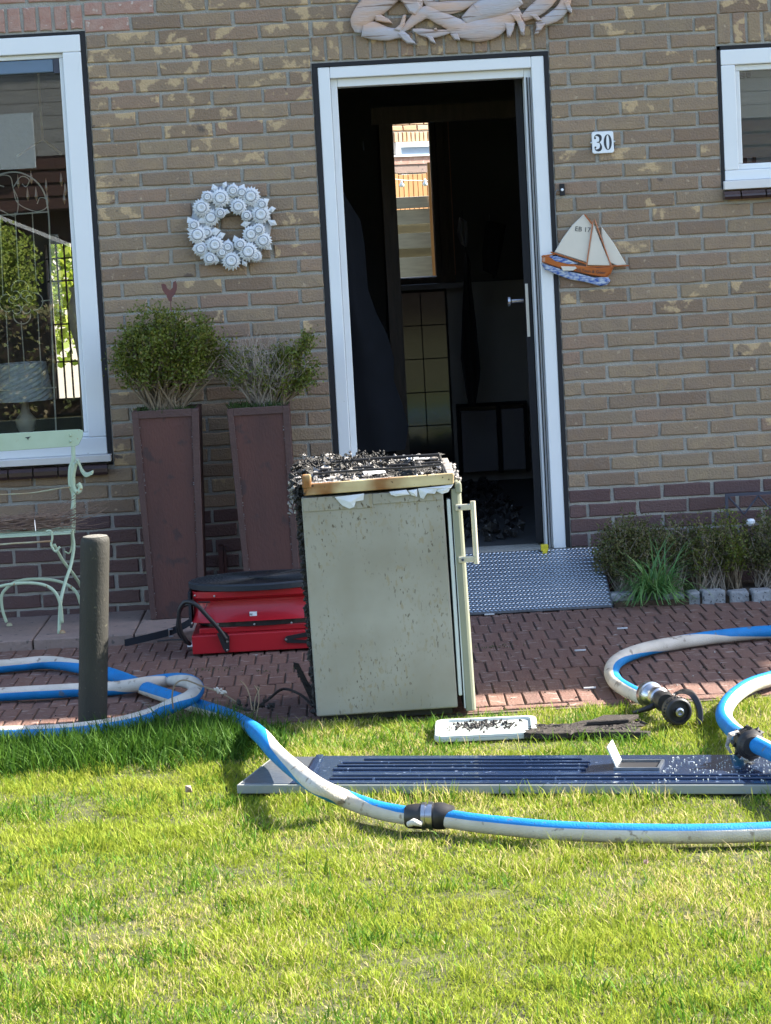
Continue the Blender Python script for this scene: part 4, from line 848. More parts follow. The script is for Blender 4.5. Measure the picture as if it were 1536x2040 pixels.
MB().tube(cr([(-.475, -.49, .45), (-.478, -.47, .50), (-.475, -.40, .51), (-.47, -.35, .47), (-.478, -.36, .445)], 5), .0015, 4).build('tie_wire', mat_steel, tb)

# ---------------------------------------------------------------- bollard
bo = thing('bollard', 'dark weathered round post standing at the lawn edge', 'bollard', (-.093, -2.36, 0))
lo = MB(); prof = [(.049, -.05)] + [(.0475 + rnd.uniform(-.0004, .0004), z) for z in np.linspace(0, .615, 12)] + [(.0455, .628), (.040, .636)]
lo.lathe(prof, (-.093, -2.36, 0), 32); lo.v = [(x + z * .08, y, z) for x, y, z in lo.v]; lo.build('post', mat_bolly, bo, smooth=False).data.polygons.foreach_set('use_smooth', [True] * len(lo.f))
MB().lathe([(.0398, .6362), (.030, .6385), (0, .639)], (-.042, -2.36, 0), 32).build('lit_top', M('lit_top', (.2, .19, .17), (.14, .13, .11), 30, rough=.75, bump=.5, bs=120), bo)  # light falling on the top is put into its paler grey

# ---------------------------------------------------------------- red fan unit lying flat
fa = thing('ventilation_fan', 'red and black fire ventilation fan lying flat on the path', 'ventilation fan', (.43, -.87, 0))
FC = (.425, -.87)
bevel(MB().box((.158, -1.04, .008), (.70, -.68, .078)).build('base_frame', mat_red_metal, fa), .003)
bevel(MB().box((.185, -1.00, .0785), (.69, -.70, .10)).build('base_lip', mat_red_metal, fa), .003)
# waisted red shroud, squarish in plan
def sqring(hx, hy, z, n=40, p=5):
    out = []
    for i in range(n):
        a = 2 * math.pi * i / n; c_, s_ = math.cos(a), math.sin(a); out.append((FC[0] + hx * math.copysign(abs(c_) ** (2 / p), c_), FC[1] + hy * math.copysign(abs(s_) ** (2 / p), s_), z))
    return out
mb = MB(); rings = [sqring(.272, .155, .122), sqring(.268, .148, .128), sqring(.262, .132, .145), sqring(.26, .115, .175), sqring(.26, .115, .20), sqring(.262, .145, .212), sqring(.262, .155, .217), sqring(.262, .155, .240)]
n = 40; mb.add([p for r_ in rings for p in r_], [(i * n + k, i * n + (k + 1) % n, (i + 1) * n + (k + 1) % n, (i + 1) * n + k) for i in range(len(rings) - 1) for k in range(n)])
shr = mb.build('shroud', mat_red_metal, fa, smooth=True); e_ = shr.modifiers.new('es', 'EDGE_SPLIT'); e_.split_angle = R(35)
mb = MB().lathe([(.25, .1005), (.25, .1215)], (FC[0], FC[1], 0), 30); mb.build('motor_housing', mat_blackmetal, fa).scale.y = .58
mb = MB().lathe([(.268, .2405), (.278, .243), (.279, .262), (.270, .268), (.262, .268), (.262, .2615), (0, .2615)], (FC[0], FC[1], 0), 56); gro = mb.build('fan_rim', mat_blackplastic, fa); gro.scale.y = .69
mb = MB()
for r_ in np.linspace(.05, .255, 14): mb.add([p for i in range(56) for p in ((FC[0] + (r_ - .003) * math.cos(2 * math.pi * i / 56), FC[1] + (r_ - .003) * math.sin(2 * math.pi * i / 56), .2665), (FC[0] + (r_ + .003) * math.cos(2 * math.pi * i / 56), FC[1] + (r_ + .003) * math.sin(2 * math.pi * i / 56), .2665))], [(2 * i, 2 * i + 1, (2 * i + 3) % 112, (2 * i + 2) % 112) for i in range(56)])
for i in range(36):
    a = 2 * math.pi * i / 36; mb.tube([(FC[0] + .04 * math.cos(a), FC[1] + .04 * math.sin(a), .267), (FC[0] + .26 * math.cos(a + .25), FC[1] + .26 * math.sin(a + .25), .267)], .0016, 4)
tag(mb.build('grille', mat_blackmetal, gro), kind='stuff')
for i in range(4): MB().box((FC[0] + .0, FC[1] - .004, .2672), (FC[0] + .262, FC[1] + .004, .2705), rot=Matrix.Rotation(R(90 * i + 55), 3, 'Z'), piv=(FC[0], FC[1], .27)).build('spoke', mat_blackplastic, gro)
MB().lathe([(.045, .2675), (.045, .273), (0, .274)], (FC[0], FC[1], 0), 20).build('hub', mat_blackplastic, gro)
ha = MB(); hp = cr([(x, y, z) for (x, z), y in zip([(0.2921, 0.0617), (0.2645, 0.1075), (0.2276, 0.1557), (0.187, 0.2041), (0.146, 0.216), (0.1214, 0.1867), (0.1146, 0.1391), (0.1195, 0.0965), (0.1396, 0.053), (0.1613, 0.0364)], (-1.075, -1.08, -1.085, -1.085, -1.07, -1.06, -1.05, -1.04, -1.02, -1.0))], 5)
ha.tube([tuple(p) for p in hp], .0085, 10); ha.build('carry_handle', mat_blackmetal, fa, smooth=True)
hp2 = [(x - .003, -.85 + .01 * i, z) for i, (x, z) in enumerate([(0.1723, 0.1717), (0.1215, 0.1667), (0.0988, 0.1149), (0.0955, 0.062), (0.1238, 0.0171)])]
MB().tube(cr(hp2, 5), .007, 8).build('carry_handle', mat_blackmetal, fa, smooth=True)
tri = [(0.2546, 0.0856), (0.2835, 0.0916), (0.3013, 0.0714), (0.2981, 0.0175), (0.2843, 0.0106), (0.2738, 0.0266)]
trp = MB().plate(tri, -1.052, -1.041).build('handle_bracket', mat_blackmetal, fa)
for x, z in [(0.2926, 0.0526), (0.2906, 0.0199)]: MB().lathe([(.0045, 0), (.0045, -.004), (0, -.005)], (x, -1.052, z), 10, axis='y').build('bolt', mat_steel, trp)
vb = [(0.5075, 0.0462), (0.5159, 0.0592), (0.612, 0.073), (0.65, 0.0709), (0.6494, 0.0613), (0.5342, 0.0466), (0.6479, 0.0343), (0.6474, 0.0247), (0.5182, 0.034)]
vbo = MB().plate(vb, -1.050, -1.041).build('hinge_bracket', mat_blackmetal, fa)
x, z = [(0.5152, 0.0476)][0]; MB().lathe([(.0045, 0), (.0045, -.004), (0, -.005)], (x, -1.05, z), 10, axis='y').build('bolt', mat_steel, vbo)
for x, z in [(0.1627, 0.1261), (0.2593, 0.1168), (0.3981, 0.109), (0.5392, 0.1068), (0.2527, 0.2252), (0.1788, 0.2313)]: MB().lathe([(.004, 0), (.004, -.006), (0, -.007)], (x, -1.024, z), 10, axis='y').build('bolt', mat_steel, fa)
x, z = [(0.3947, 0.1396)][0]
stk = MB().box((x - .014, -1.008, z - .015), (x + .014, -.99, z + .015)).build('sticker', mat_enamel, fa)
letters(stk, 'CE', x - .004, z - .009, .016, -1.0086, mat_dark, ry=-90)
MB().box((.148, -.97, .10), (.158, -.85, .235)).build('side_bracket', mat_blackplastic, fa)
MB().lathe([(.02, -.012), (.02, .012)], (.150, -1.0, .035), 14, axis='x').build('wheel', mat_steel, fa)
MB().tube([(.02, -.93, .05), (.07, -.95, .055), (.13, -.96, .055)], .006, 8, flat=.5).build('prop_foot', mat_blackmetal, fa)
mb = MB()
for i, (dx, dz) in enumerate(((0, 0),)):
    mb.tube([(.19, -1.022, .205), (.235, -1.024, .203)], .003, 6).tube([(.225, -1.024, .203), (.215, -1.024, .18), (.195, -1.024, .172)], .0016, 6)
mb.build('toggle', mat_blackmetal, fa)
sp = thing('black_strap', 'flat black webbing strap lying on the path beside the fan', 'strap', (.0, -.72, 0))
mb = MB(); P = cr([(-.13, -.70, .012), (-.03, -.70, .03), (.05, -.69, .045), (.11, -.70, .07), (.16, -.72, .10)], 6); vs = []
for p in P: vs += [(p.x, p.y - .003, p.z - .014), (p.x, p.y - .003, p.z + .014), (p.x, p.y + .003, p.z + .014), (p.x, p.y + .003, p.z - .014)]
mb.add(vs, [(i * 4 + k, i * 4 + (k + 1) % 4, i * 4 + 4 + (k + 1) % 4, i * 4 + 4 + k) for i in range(len(P) - 1) for k in range(4)]); mb.build('webbing', mat_strap, sp)
x = .045; bevel(MB().box((x, -.706, .026), (x + .018, -.696, .031)).box((x, -.706, .054), (x + .018, -.696, .059)).box((x, -.706, .0315), (x + .004, -.696, .0535)).build('buckle', mat_steel, sp), .001)

# ---------------------------------------------------------------- burnt fridge with hob
FX, FY = .645, -2.475
fg = thing('burnt_fridge', 'grey-green fridge with a scorched hob on top standing at the lawn edge', 'fridge', (FX, FY, 0)); 
def fb(a, b): return MB().box(a, b)
cabp = [(.0, .022), (.457, .022), (.452, .735), (-.002, .735)]
cb = MB(); vs = [(x, 0, z) for x, z in cabp] + [(x, .5, z) for x, z in cabp]; cb.add(vs, [(0, 1, 2, 3), (7, 6, 5, 4), (0, 4, 5, 1), (1, 5, 6, 2), (2, 6, 7, 3), (3, 7, 4, 0)])
cab = cb.build('cabinet', mat_fridge, fg, local=True); bevel(cab, .006, 3)
bevel(MB().box((.003, -.0035, .690), (.225, -.0002, .7345)).box((.2255, -.0035, .700), (.45, -.0002, .7345)).build('top_rail', mat_fridge, fg, local=True), .002)
MB().box((.01, .03, .0), (.44, .47, .021)).build('base', mat_blackmetal, fg, local=True)
for x in (.06, .40): MB().lathe([(.018, 0), (.018, .02)], (x, .06, 0), 10).build('foot', mat_blackmetal, fg, local=True)
bevel(MB().box((.462, .004, .06), (.474, .495, .70)).build('liner', mat_seal, fg, local=True), .003)
MB().box((.4745, .008, .02), (.478, .49, .73)).box((.4825, .006, .02), (.485, .49, .73)).build('gasket', mat_blackcloth, fg, local=True)
MB().box((.4782, .002, .018), (.4823, .49, .732)).build('gasket_strip', mat_seal, fg, local=True)
drp = [(.4855, 0), (.505, 0), (.514, .004), (.518, .014), (.518, .49), (.4855, .49)]
mb = MB(); n = len(drp); vs = [(x - .002, y, .008) for x, y in drp] + [(x - .008, y, .733) for x, y in drp]; mb.add(vs, [(i, (i + 1) % n, (i + 1) % n + n, i + n) for i in range(n)] + [tuple(range(n))[::-1], tuple(range(n, 2 * n))])
dr = mb.build('door', mat_fridgeplain, fg, local=True); bevel(dr, .003)
hb = MB(); hb.tube([(.545, -.003, .487), (.545, -.003, .690)], .0085, 12); hdl = hb.build('handle', mat_handle, dr, local=True, smooth=True); hdl.modifiers.new('e', 'EDGE_SPLIT').split_angle = R(40)
for z in (.672, .503):
    bk_ = MB().box((.488, -.008, z - .010), (.538, -.0005, z + .010)); bevel(bk_.build('handle_bracket', mat_handle, dr, local=True), .003)
    MB().lathe([(.0045, 0), (.0045, -.003), (0, -.004)], (.501, -.008, z), 10, axis='y').build('screw', mat_navy, dr, local=True)
# hob: shallow tray with scorched fascia
hz = .745
rim = MB().plate([(.008, hz - .002), (.487, hz + .004), (.490, hz + .034), (.486, hz + .040), (.010, hz + .035), (.006, hz + .03)], -.012, .0); hob_f = rim.build('hob_fascia', mat_cream, fg, local=True); bevel(hob_f, .004)
bevel(MB().box((.004, .0005, hz), (.49, .52, hz + .026)).build('hob_tray', mat_char, fg, local=True), .004)
bevel(MB().box((.468, .002, hz + .0265), (.492, .515, hz + .040)).box((.012, .0005, hz + .0265), (.4675, .014, hz + .0375)).box((.02, .505, hz + .0265), (.4675, .52, hz + .040)).build('hob_rim', mat_ash, fg, local=True), .003)
bevel(MB().box((.004, -.016, hz + .02), (.034, .004, hz + .066)).build('hob_lug', mat_cream, fg, local=True), .006)
bevel(MB().box((.4905, -.004, hz - .028), (.512, .49, hz + .008)).build('door_cap', mat_fridgeplain, fg, local=True), .006)
mb = MB()   # crumpled side flange at right
for i in range(40): mb.blob((rnd.uniform(.486, .512), .01 + i * .012, hz + rnd.uniform(.0, .03)), rnd.uniform(.006, .012), .5)
tag(mb.build('blistered_edge', mat_ash, fg, local=True), kind='stuff')
for bx_, by_, r_ in ((.37, .14, .055), (.15, .14, .04), (.37, .38, .05), (.15, .38, .045)):
    bu = MB().lathe([(r_, hz + .027), (r_, hz + .036), (r_ * .8, hz + .038), (r_ * .8, hz + .046), (r_ * .7, hz + .048), (0, hz + .049)], (bx_, by_, 0), 22).build('burner', mat_char, fg, local=True)
for gx in (.37, .15):
    for gy in (.14, .38):
        gr = MB()
        for a in range(4):
            an = R(90 * a + 45 * 0); dx, dy = math.cos(an), math.sin(an)
            gr.tube(cr([(gx + dx * .02, gy + dy * .02, hz + .062), (gx + dx * .07, gy + dy * .07, hz + .063), (gx + dx * .088, gy + dy * .088, hz + .058), (gx + dx * .092, gy + dy * .092, hz + .03)], 4), .0038, 6)
        ob_ = gr.build('pan_support', mat_blackmetal, fg, local=True)
MB().tube([(.04, .03, hz + .062), (.20, .035, hz + .064), (.36, .03, hz + .062), (.452, .035, hz + .065), (.46, .035, hz + .035)], .004, 6).build('pan_rail', mat_blackmetal, fg, local=True)
MB().tube([(.10, .26, hz + .075), (.3, .27, hz + .077), (.455, .28, hz + .075), (.462, .28, hz + .04)], .0045, 6).build('pan_rail', mat_blackmetal, fg, local=True)
mb = MB(); ms = MB()
for i in range(2300):
    x, y = rnd.uniform(-.01, .465), rnd.uniform(.01, .51); left = max(0, 1 - x / .34)
    hgt = .012 + .035 * left * (y / .5) + .02 * (y / .5); hgt *= .5 + .5 * abs(math.sin(x * 31 + y * 17))
    if x > .27 and y < .30 and rnd.random() < .72: continue
    bs_ = rnd.random() ** 2.5
    (ms if rnd.random() < .30 else mb).blob((x, y, hz + .028 + rnd.random() * hgt), (.002 + .014 * bs_) * (1 + .25 * left), .65, 0, (1.5, 1.0, .45) if rnd.random() < .6 else (1, 1, 1))
for i in range(70):
    x, y = rnd.uniform(0, .3), rnd.uniform(.25, .5); h = rnd.uniform(.02, .05); mb.tube([(x, y, hz + .04), (x + rnd.uniform(-.01, .01), y, hz + .04 + h * .6), (x + rnd.uniform(-.02, .02), y, hz + .04 + h)], [.003, .002, .003], 4); mb.blob((x, y, hz + .045 + h), .005, .5)
tag(mb.build('char_crust', mat_char, fg, local=True), kind='stuff'); tag(ms.build('ash_flakes', mat_ash, fg, local=True), kind='stuff')
MB().add([(.205, .05, hz + .046), (.275, .06, hz + .048), (.27, .12, hz + .05), (.2, .11, hz + .052)], [(0, 1, 2, 3)]).build('foil_scrap', mat_paper, fg, local=True)
MB().add([(.33, .40, hz + .056), (.46, .39, hz + .05), (.46, .47, hz + .05), (.34, .49, hz + .062)], [(0, 1, 2, 3)]).build('foil_scrap', mat_paper, fg, local=True)
for pp in ([(.105, .732), (.200, .738), (.196, .716), (.172, .715), (.165, .697), (.150, .692), (.128, .703), (.118, .715)], [(.28, .738), (.335, .741), (.345, .725), (.30, .722), (.285, .728)], [(.372, .742), (.44, .745), (.425, .722), (.40, .727), (.388, .708), (.378, .712)], [(.445, .742), (.482, .746), (.468, .724), (.448, .72), (.43, .730)], [(.34, .738), (.37, .741), (.368, .716), (.350, .722)], [(.40, .742), (.486, .748), (.478, .738), (.40, .732)]):
    mb = MB(); k = len(pp); c = (sum(p[0] for p in pp) / k, sum(p[1] for p in pp) / k)
    vs = [(c[0], -.016, c[1])] + [(x, -.007 - .006 * rnd.random(), z) for x, z in pp]; mb.add(vs, [(0, 1 + i, 1 + (i + 1) % k) for i in range(k)]); mb.build('torn_lining', mat_paper, fg, local=True)
# charred back side (left in view)
mb = MB(); N = 26
for j in range(N):
    z = .02 + .74 * j / N; wdt = .006 + .016 * (j / N) ** 1.2
    for i in range(26): mb.blob((-.003 - rnd.random() * wdt, .03 + rnd.random() * .46, z + rnd.uniform(0, .03)), rnd.uniform(.005, .012), .6)
for i in range(90): mb.blob((-.018 + rnd.uniform(-.022, .02), .05 + rnd.random() * .4, .70 + rnd.random() * .10), rnd.uniform(.006, .018), .5)
tag(mb.build('charred_back', mat_char, fg, local=True), kind='stuff')
mb = MB()
for i in range(34): mb.blob((-.034 + rnd.uniform(-.012, .012), .02 + rnd.random() * .1, .68 + rnd.random() * .10), rnd.uniform(.003, .008), .6)
tag(mb.build('drip_of_ash', mat_ash, fg, local=True), kind='stuff')
fg.rotation_euler = (0, R(-.6), 0)
dp = thing('charred_flap', 'splintered burnt panel leaning against the foot of the fridge', 'burnt panel', (.60, -2.2, 0))
bevel(MB().plate([(.66, .0), (.63, .01), (.578, .15), (.572, .165), (.59, .16), (.62, .09), (.665, .04)], -2.25, -2.235).build('board', mat_plank, dp), .001)
mb = MB()
for i in range(50): t = rnd.random(); mb.blob((.65 - .075 * t, -2.24, .01 + .15 * t), rnd.uniform(.004, .012), .6)
mb.build('char', mat_char, dp)
tw_ = thing('burnt_cable', 'thin blackened cable trailing left from the foot of the fridge', 'cable', (.5, -2.2, 0))
MB().tube(cr([(.63, -2.28, .02), (.59, -2.22, .05), (.53, -2.15, .06), (.48, -2.25, .045), (.43, -2.38, .04), (.37, -2.35, .05)], 6), .005, 6).build('core', mat_plank, tw_)
mb = MB()
for i in range(16): mb.blob((rnd.uniform(.37, .5), -2.36 + rnd.uniform(-.03, .03), .05 + rnd.uniform(-.01, .012)), rnd.uniform(.005, .012), .5)
mb.build('melted_lump', mat_char, tw_)
# pale curved wire and dried stems at the path edge
ww = thing('bent_wire', 'pale bent wire hooped over the hose loop', 'wire', (.2, -2.4, 0))
MB().tube(cr([(x, -2.4, z) for x, z in [(0.1777, 0.0614), (0.1773, 0.1063), (0.191, 0.142), (0.2212, 0.1536), (0.2721, 0.1324), (0.3359, 0.1055), (0.3829, 0.0729)]], 6), .0028, 5).build('strand', mat_bark, ww)
mb = MB()
for x, z in [(0.3202, 0.1164), (0.333, 0.1123), (0.3458, 0.1083)]:
    for i in range(6): mb.blob((x + rnd.uniform(-.006, .006), -2.4, z + rnd.uniform(-.005, .005)), .006, .5)
mb.build('foam_scrap', mat_hosewhite, ww)
for i, pts in enumerate(([(0.4382, 0.061), (0.433, 0.1105), (0.4205, 0.144), (0.4053, 0.1596)], [(0.4496, 0.0357), (0.4606, 0.0843), (0.4609, 0.1171), (0.4492, 0.1375)], [(0.442, 0.0443), (0.4498, 0.0931), (0.4643, 0.1202), (0.4569, 0.1305)])):
    tag(MB().tube(cr([(x, -2.5 + .02 * i, z) for x, z in pts], 6), .0018, 4).build('dry_stem', mat_bark), ('tall dry grass stem leaning left at the path edge', 'dry grass stem curling over at the path edge beside the hose', 'short hooked dry stem at the path edge')[i], 'grass stem', 'dry stems at the path edge')

# ---------------------------------------------------------------- hoses
def hose(root, pts, tw, r=.0255, n=20, k=9):
    P = cr(pts, k); N = len(P); mb = MB(); vs = []; a = Vector((0, 0, 1))
    for i, p in enumerate(P):
        t = (P[min(i + 1, N - 1)] - P[max(i - 1, 0)]).normalized(); a = Vector((0, 0, 1)); a = (a - t * a.dot(t)).normalized(); b = t.cross(a)
        f = i / (N - 1) * (len(tw) - 1); q = min(int(f), len(tw) - 2); ph = R(tw[q] + (tw[q + 1] - tw[q]) * (f - q))
        for s_ in range(n):
            an = 2 * math.pi * s_ / n + ph; vs.append(p + (a * math.cos(an) * .97 + b * math.sin(an) * 1.02) * r)
    for i in range(N - 1):
        for s_ in range(n): mb.add([], [], 0)
    o = len(mb.v); mb.v += [tuple(v) for v in vs]
    for i in range(N - 1):
        for s_ in range(n):
            mb.f.append([i * n + s_, i * n + (s_ + 1) % n, (i + 1) * n + (s_ + 1) % n, (i + 1) * n + s_]); mb.m.append(0 if s_ < n / 2 else 1); mb.t.append(.5)
    return mb.build('tube', [mat_blue, mat_hosewhite], root, smooth=True)
def at(ps, z): return [(x, y, z) for x, y in ps]
A = at([(-0.7966, -1.2993), (-0.6232, -1.2172), (-0.4788, -1.1776), (-0.367, -1.1704), (-0.2293, -1.3225), (-0.0892, -1.5436), (0.0616, -1.8656), (0.2187, -2.1618), (0.3476, -2.3997), (0.4289, -2.605)], .03)
A += at([(0.4885, -3.0311), (0.5372, -3.2765)], .08) + at([(0.6029, -3.6136), (0.6663, -3.8313)], .098) + at([(0.7394, -3.7911)], .05) + at([(0.8192, -3.8709), (0.8848, -3.9447), (0.9212, -3.9763)], .035)
h1 = thing('fire_hose', 'blue and white fire hose crossing the navy door to the lawn coupling', 'hose', (A[8][0], A[8][1], 0))
hose(h1, A, [440, 440, 440, 435, 400, 310, 272, 262, 250, 255, 330, 400, 430, 480, 545, 585, 600, 600])
C_ = at([(0.9894, -3.989), (1.0214, -4.0136), (1.0905, -4.0748), (1.2642, -4.1872), (1.4485, -4.2629), (1.6323, -4.3117), (1.8008, -4.3307), (2.005, -4.3425)], .03) + [(2.8, -4.45, .03), (4.3, -4.6, .03)]
h3 = thing('fire_hose', 'blue and white fire hose running right across the lawn from the coupling', 'hose', (1.3, -4.2, 0)); hose(h3, C_, [245, 240, 238, 236, 232])
B = at([(-0.7166, -1.7899), (-0.5417, -1.7861), (-0.3666, -1.7823), (-0.2084, -1.7829), (-0.0673, -1.7878)], .03) + at([(0.0413, -1.8157), (0.126, -1.7739)], .045) + at([(0.2022, -1.9817), (0.2402, -2.1344), (0.2261, -2.2933)], .075) + at([(0.173, -2.3308)], .06) + at([(0.0965, -2.3265), (0.0078, -2.4438), (-0.1315, -2.5105), (-0.2767, -2.5099), (-0.4748, -2.4784), (-0.6446, -2.4307)], .03)
h2 = thing('fire_hose', 'blue and white fire hose doubling back in a loop beside the bollard', 'hose', (0, -2, 0)); hose(h2, B, [70, 70, 70, 72, 100, 180, 240, 205, 130, 105, 118, 128, 130, 130, 130, 130, 130])
D = [(4.2, -1.9, .03), (3.3, -1.6, .03)] + at([(2.5232, -1.4296), (2.3024, -1.3868), (2.1399, -1.4104), (1.983, -1.4801), (1.8235, -1.5905), (1.716, -1.7453), (1.657, -1.9491), (1.6425, -2.1944), (1.6711, -2.3859), (1.7144, -2.5565)], .03)
h4 = thing('fire_hose', 'blue and white fire hose curving on the path to the open valve', 'hose', (2, -1.7, 0)); hose(h4, D, [-130, -130, -130, -125, -90, -10, 70, 110, 150, 190, 205, 210])
E_ = [(4.2, -2.2, .03), (3.2, -2.05, .03)] + at([(2.4609, -2.0991), (2.2712, -2.2033)], .035) + at([(2.1388, -2.349), (2.044, -2.4649), (1.9549, -2.6727), (1.8993, -2.9026), (1.892, -3.1099)], .04) + at([(1.8802, -3.4906), (1.9205, -3.6717)], .085) + at([(1.9852, -4.0621), (2.0933, -4.2918)], .09) + [(2.6, -4.3, .05), (3.4, -4.6, .03), (4.4, -4.7, .03)]
h5 = thing('fire_hose', 'sunlit blue and white fire hose loop at the right edge with a black coupling', 'hose', (2, -2.9, 0)); hose(h5, E_, [-40, -40, -40, -40, -30, -20, 0, 0, 10, 30, 30, 40, 40])
def frame_along(p, d): 
    d = Vector(d).normalized(); q = d.to_track_quat('X', 'Z').to_matrix(); return Vector(p), q
def axial(root, name, p, d, prof, mt, n=22, smooth=True):
    p, q = frame_along(p, d); mb = MB().lathe(prof, (0, 0, 0), n, axis='x'); mb.v = [tuple(p + q @ Vector(v)) for v in mb.v]
    o = mb.build(name, mt, root, smooth=smooth)
    if smooth: o.modifiers.new('e', 'EDGE_SPLIT').split_angle = R(35)
    return o
cp = Vector(((A[-1][0] + C_[0][0]) / 2, (A[-1][1] + C_[0][1]) / 2, .036)); cdv = (C_[0][0] - A[-1][0], C_[0][1] - A[-1][1], 0)
co = thing('hose_coupling', 'silver and black hose coupling joining two hoses on the lawn', 'hose coupling', (cp.x, cp.y, 0))
axial(co, 'sleeve', cp, cdv, [(.026, -.062), (.031, -.055), (.034, -.03), (.034, -.018)], mat_rubber)
axial(co, 'collar', cp, cdv, [(.034, -.018), (.037, -.016), (.037, -.006), (.033, -.005), (.033, .0), (.038, .001), (.038, .013), (.034, .014)], mat_steel)
axial(co, 'sleeve', cp, cdv, [(.034, .0145), (.036, .02), (.036, .04), (.030, .055), (.027, .068)], mat_rubber)
for s_ in (-1,):
    MB().tube([cp + Vector((-.055, -.03, -.012)), cp + Vector((-.04, -.04, -.004)), cp + Vector((-.02, -.038, -.012))], [.008, .010, .007], 8).build('lug', mat_hosewhite, co, smooth=True)
# valve on the right-hand path hose
vp = Vector((D[-1][0], D[-1][1], .05)); vd = Vector((.32, -.95, 0)); 
va = thing('hose_valve', 'black fire hose ball valve with curved bail handle at the grass edge', 'valve', (vp.x, vp.y, 0))
axial(va, 'collar', vp, vd, [(.028, -.02), (.040, -.018), (.043, -.01), (.043, .01), (.038, .012), (.038, .02), (.03, .028), (.026, .05), (.034, .055), (.034, .075), (.028, .08)], mat_steel)
v2 = Vector((*[(1.7647, -2.8488)][0], .05))
axial(va, 'valve_body', vp + vd * .07, (v2 - vp - vd * .07), [(.026, 0), (.03, .03), (.034, .06), (.028, .09)], mat_rubber)
dd = Vector((.25, -.95, -.02)).normalized()
axial(va, 'outlet_ring', v2, dd, [(.03, -.03), (.043, -.026), (.043, .012), (.038, .016), (.034, .016), (.032, .004), (.012, .004)], mat_rubber, n=26)
axial(va, 'outlet_core', v2, dd, [(.014, .0), (.014, .02), (.009, .022), (.009, .012), (0, .012)], mat_steel)
p_, q_ = frame_along(v2, dd); mb = MB()
for i in range(26):
    a = 2 * math.pi * i / 26; c = p_ + q_ @ Vector((-.002, .0435 * math.cos(a), .0435 * math.sin(a))); mb.blob(tuple(c), .0045, .1)
mb.build('grip_teeth', mat_rubber, va)
bp = cr([(x, y, z) for (x, z), y in zip([(1.7783, 0.0753), (1.7914, 0.0904), (1.8134, 0.0923), (1.8283, 0.0724), (1.8348, 0.0403), (1.8304, 0.0071)], (-2.70, -2.74, -2.78, -2.80, -2.82, -2.84))], 6); vs = []
for p in bp: vs += [(p.x - .008, p.y - .024, p.z - .004), (p.x + .010, p.y - .024, p.z + .004), (p.x + .010, p.y + .024, p.z + .004), (p.x - .008, p.y + .024, p.z - .004)]
mb = MB().add(vs, [(i * 4 + k, i * 4 + (k + 1) % 4, i * 4 + 4 + (k + 1) % 4, i * 4 + 4 + k) for i in range(len(bp) - 1) for k in range(4)] + [(3, 2, 1, 0), tuple(len(vs) - 4 + k for k in range(4))]); bevel(mb.build('bail_handle', mat_rubber, va), .003)
MB().tube([vp + Vector((.03, -.11, 0)), vp + Vector((-.02, -.12, -.02)), vp + Vector((-.07, -.13, -.03))], [.012, .01, .005], 8).build('lever', mat_rubber, va, smooth=True)
# black coupling at right with dangling burnt scraps
kp = Vector((*[(1.8772, -3.5277)][0], .085)); kd = Vector((E_[10][0] - E_[8][0], E_[10][1] - E_[8][1], .0))
kc = thing('hose_coupling', 'black coupling with lugs and a torn scrap on the right-edge hose', 'hose coupling', (kp.x, kp.y, 0))
axial(kc, 'sleeve', kp, kd, [(.027, -.05), (.036, -.045), (.040, -.03), (.040, -.012), (.035, -.01), (.035, -.002), (.042, .0), (.042, .03), (.034, .036), (.028, .055)], mat_rubber)
mb = MB()
for i in range(8):
    a = 2 * math.pi * i / 8; p__, q__ = frame_along(kp, kd); mb.blob(tuple(p__ + q__ @ Vector((-.02, .042 * math.cos(a), .042 * math.sin(a)))), .010, .3); mb.blob(tuple(p__ + q__ @ Vector((.015, .044 * math.cos(a), .044 * math.sin(a)))), .009, .3)
mb.build('lugs', mat_rubber, kc)
MB().tube([kp + Vector((-.03, -.01, .035)), kp + Vector((-.055, -.02, .03)), kp + Vector((-.065, -.02, .0)), kp + Vector((-.055, -.03, -.02))], [.006, .009, .006, .004], 6).build('scrap', mat_ash, kc)

# ---------------------------------------------------------------- navy door lying on the lawn
dl = thing('fallen_door', 'navy blue front door lying flat on the lawn with its letter flap up', 'door', (.425, -3.43, -.008), rz=R(-14.4))
DW, DL, DT = .37, 2.02, .034
lf_ = MB().box((0, 0, .008), (DL, DW, DT)); dlo = lf_.build('leaf', mat_dooredge, dl, local=True); bevel(dlo, .003)
bevel(MB().box((.155, .006, DT + .0005), (DL - .01, DW - .006, DT + .004)).build('face', mat_door, dl, local=True), .001)
bevel(MB().box((.01, .01, DT + .0005), (.153, DW - .01, DT + .0025)).build('bottom_plate', mat_alu, dl, local=True), .001)
bevel(MB().box((.168, -.0, DT + .0045), (.19, DW - .02, DT + .012), rot=Matrix.Rotation(R(8), 3, 'Z')).build('weather_bar', mat_door, dl, local=True), .002)
for y_, x0_, x1_ in ((.055, .26, 1.58), (.095, .26, 1.55), (.172, .24, .98), (.222, .24, .98), (.262, .24, .98), (.305, .3, .95)):
    bevel(MB().box((x0_, y_ - .007, DT + .0042), (x1_, y_ + .007, DT + .010)).build('moulding', mat_door, dl, local=True), .003)
ls_ = MB().box((1.06, .16, DT + .0045), (1.19, .168, DT + .012)).box((1.06, .262, DT + .0045), (1.19, .27, DT + .012)).box((1.06, .1685, DT + .0045), (1.068, .2615, DT + .012)).box((1.182, .1685, DT + .0045), (1.19, .2615, DT + .012))
lso = ls_.build('letter_slot', mat_alu, dl, local=True)
MB().box((1.0685, .169, DT + .0043), (1.1815, .261, DT + .0055)).build('slot_opening', mat_black, dl, local=True)
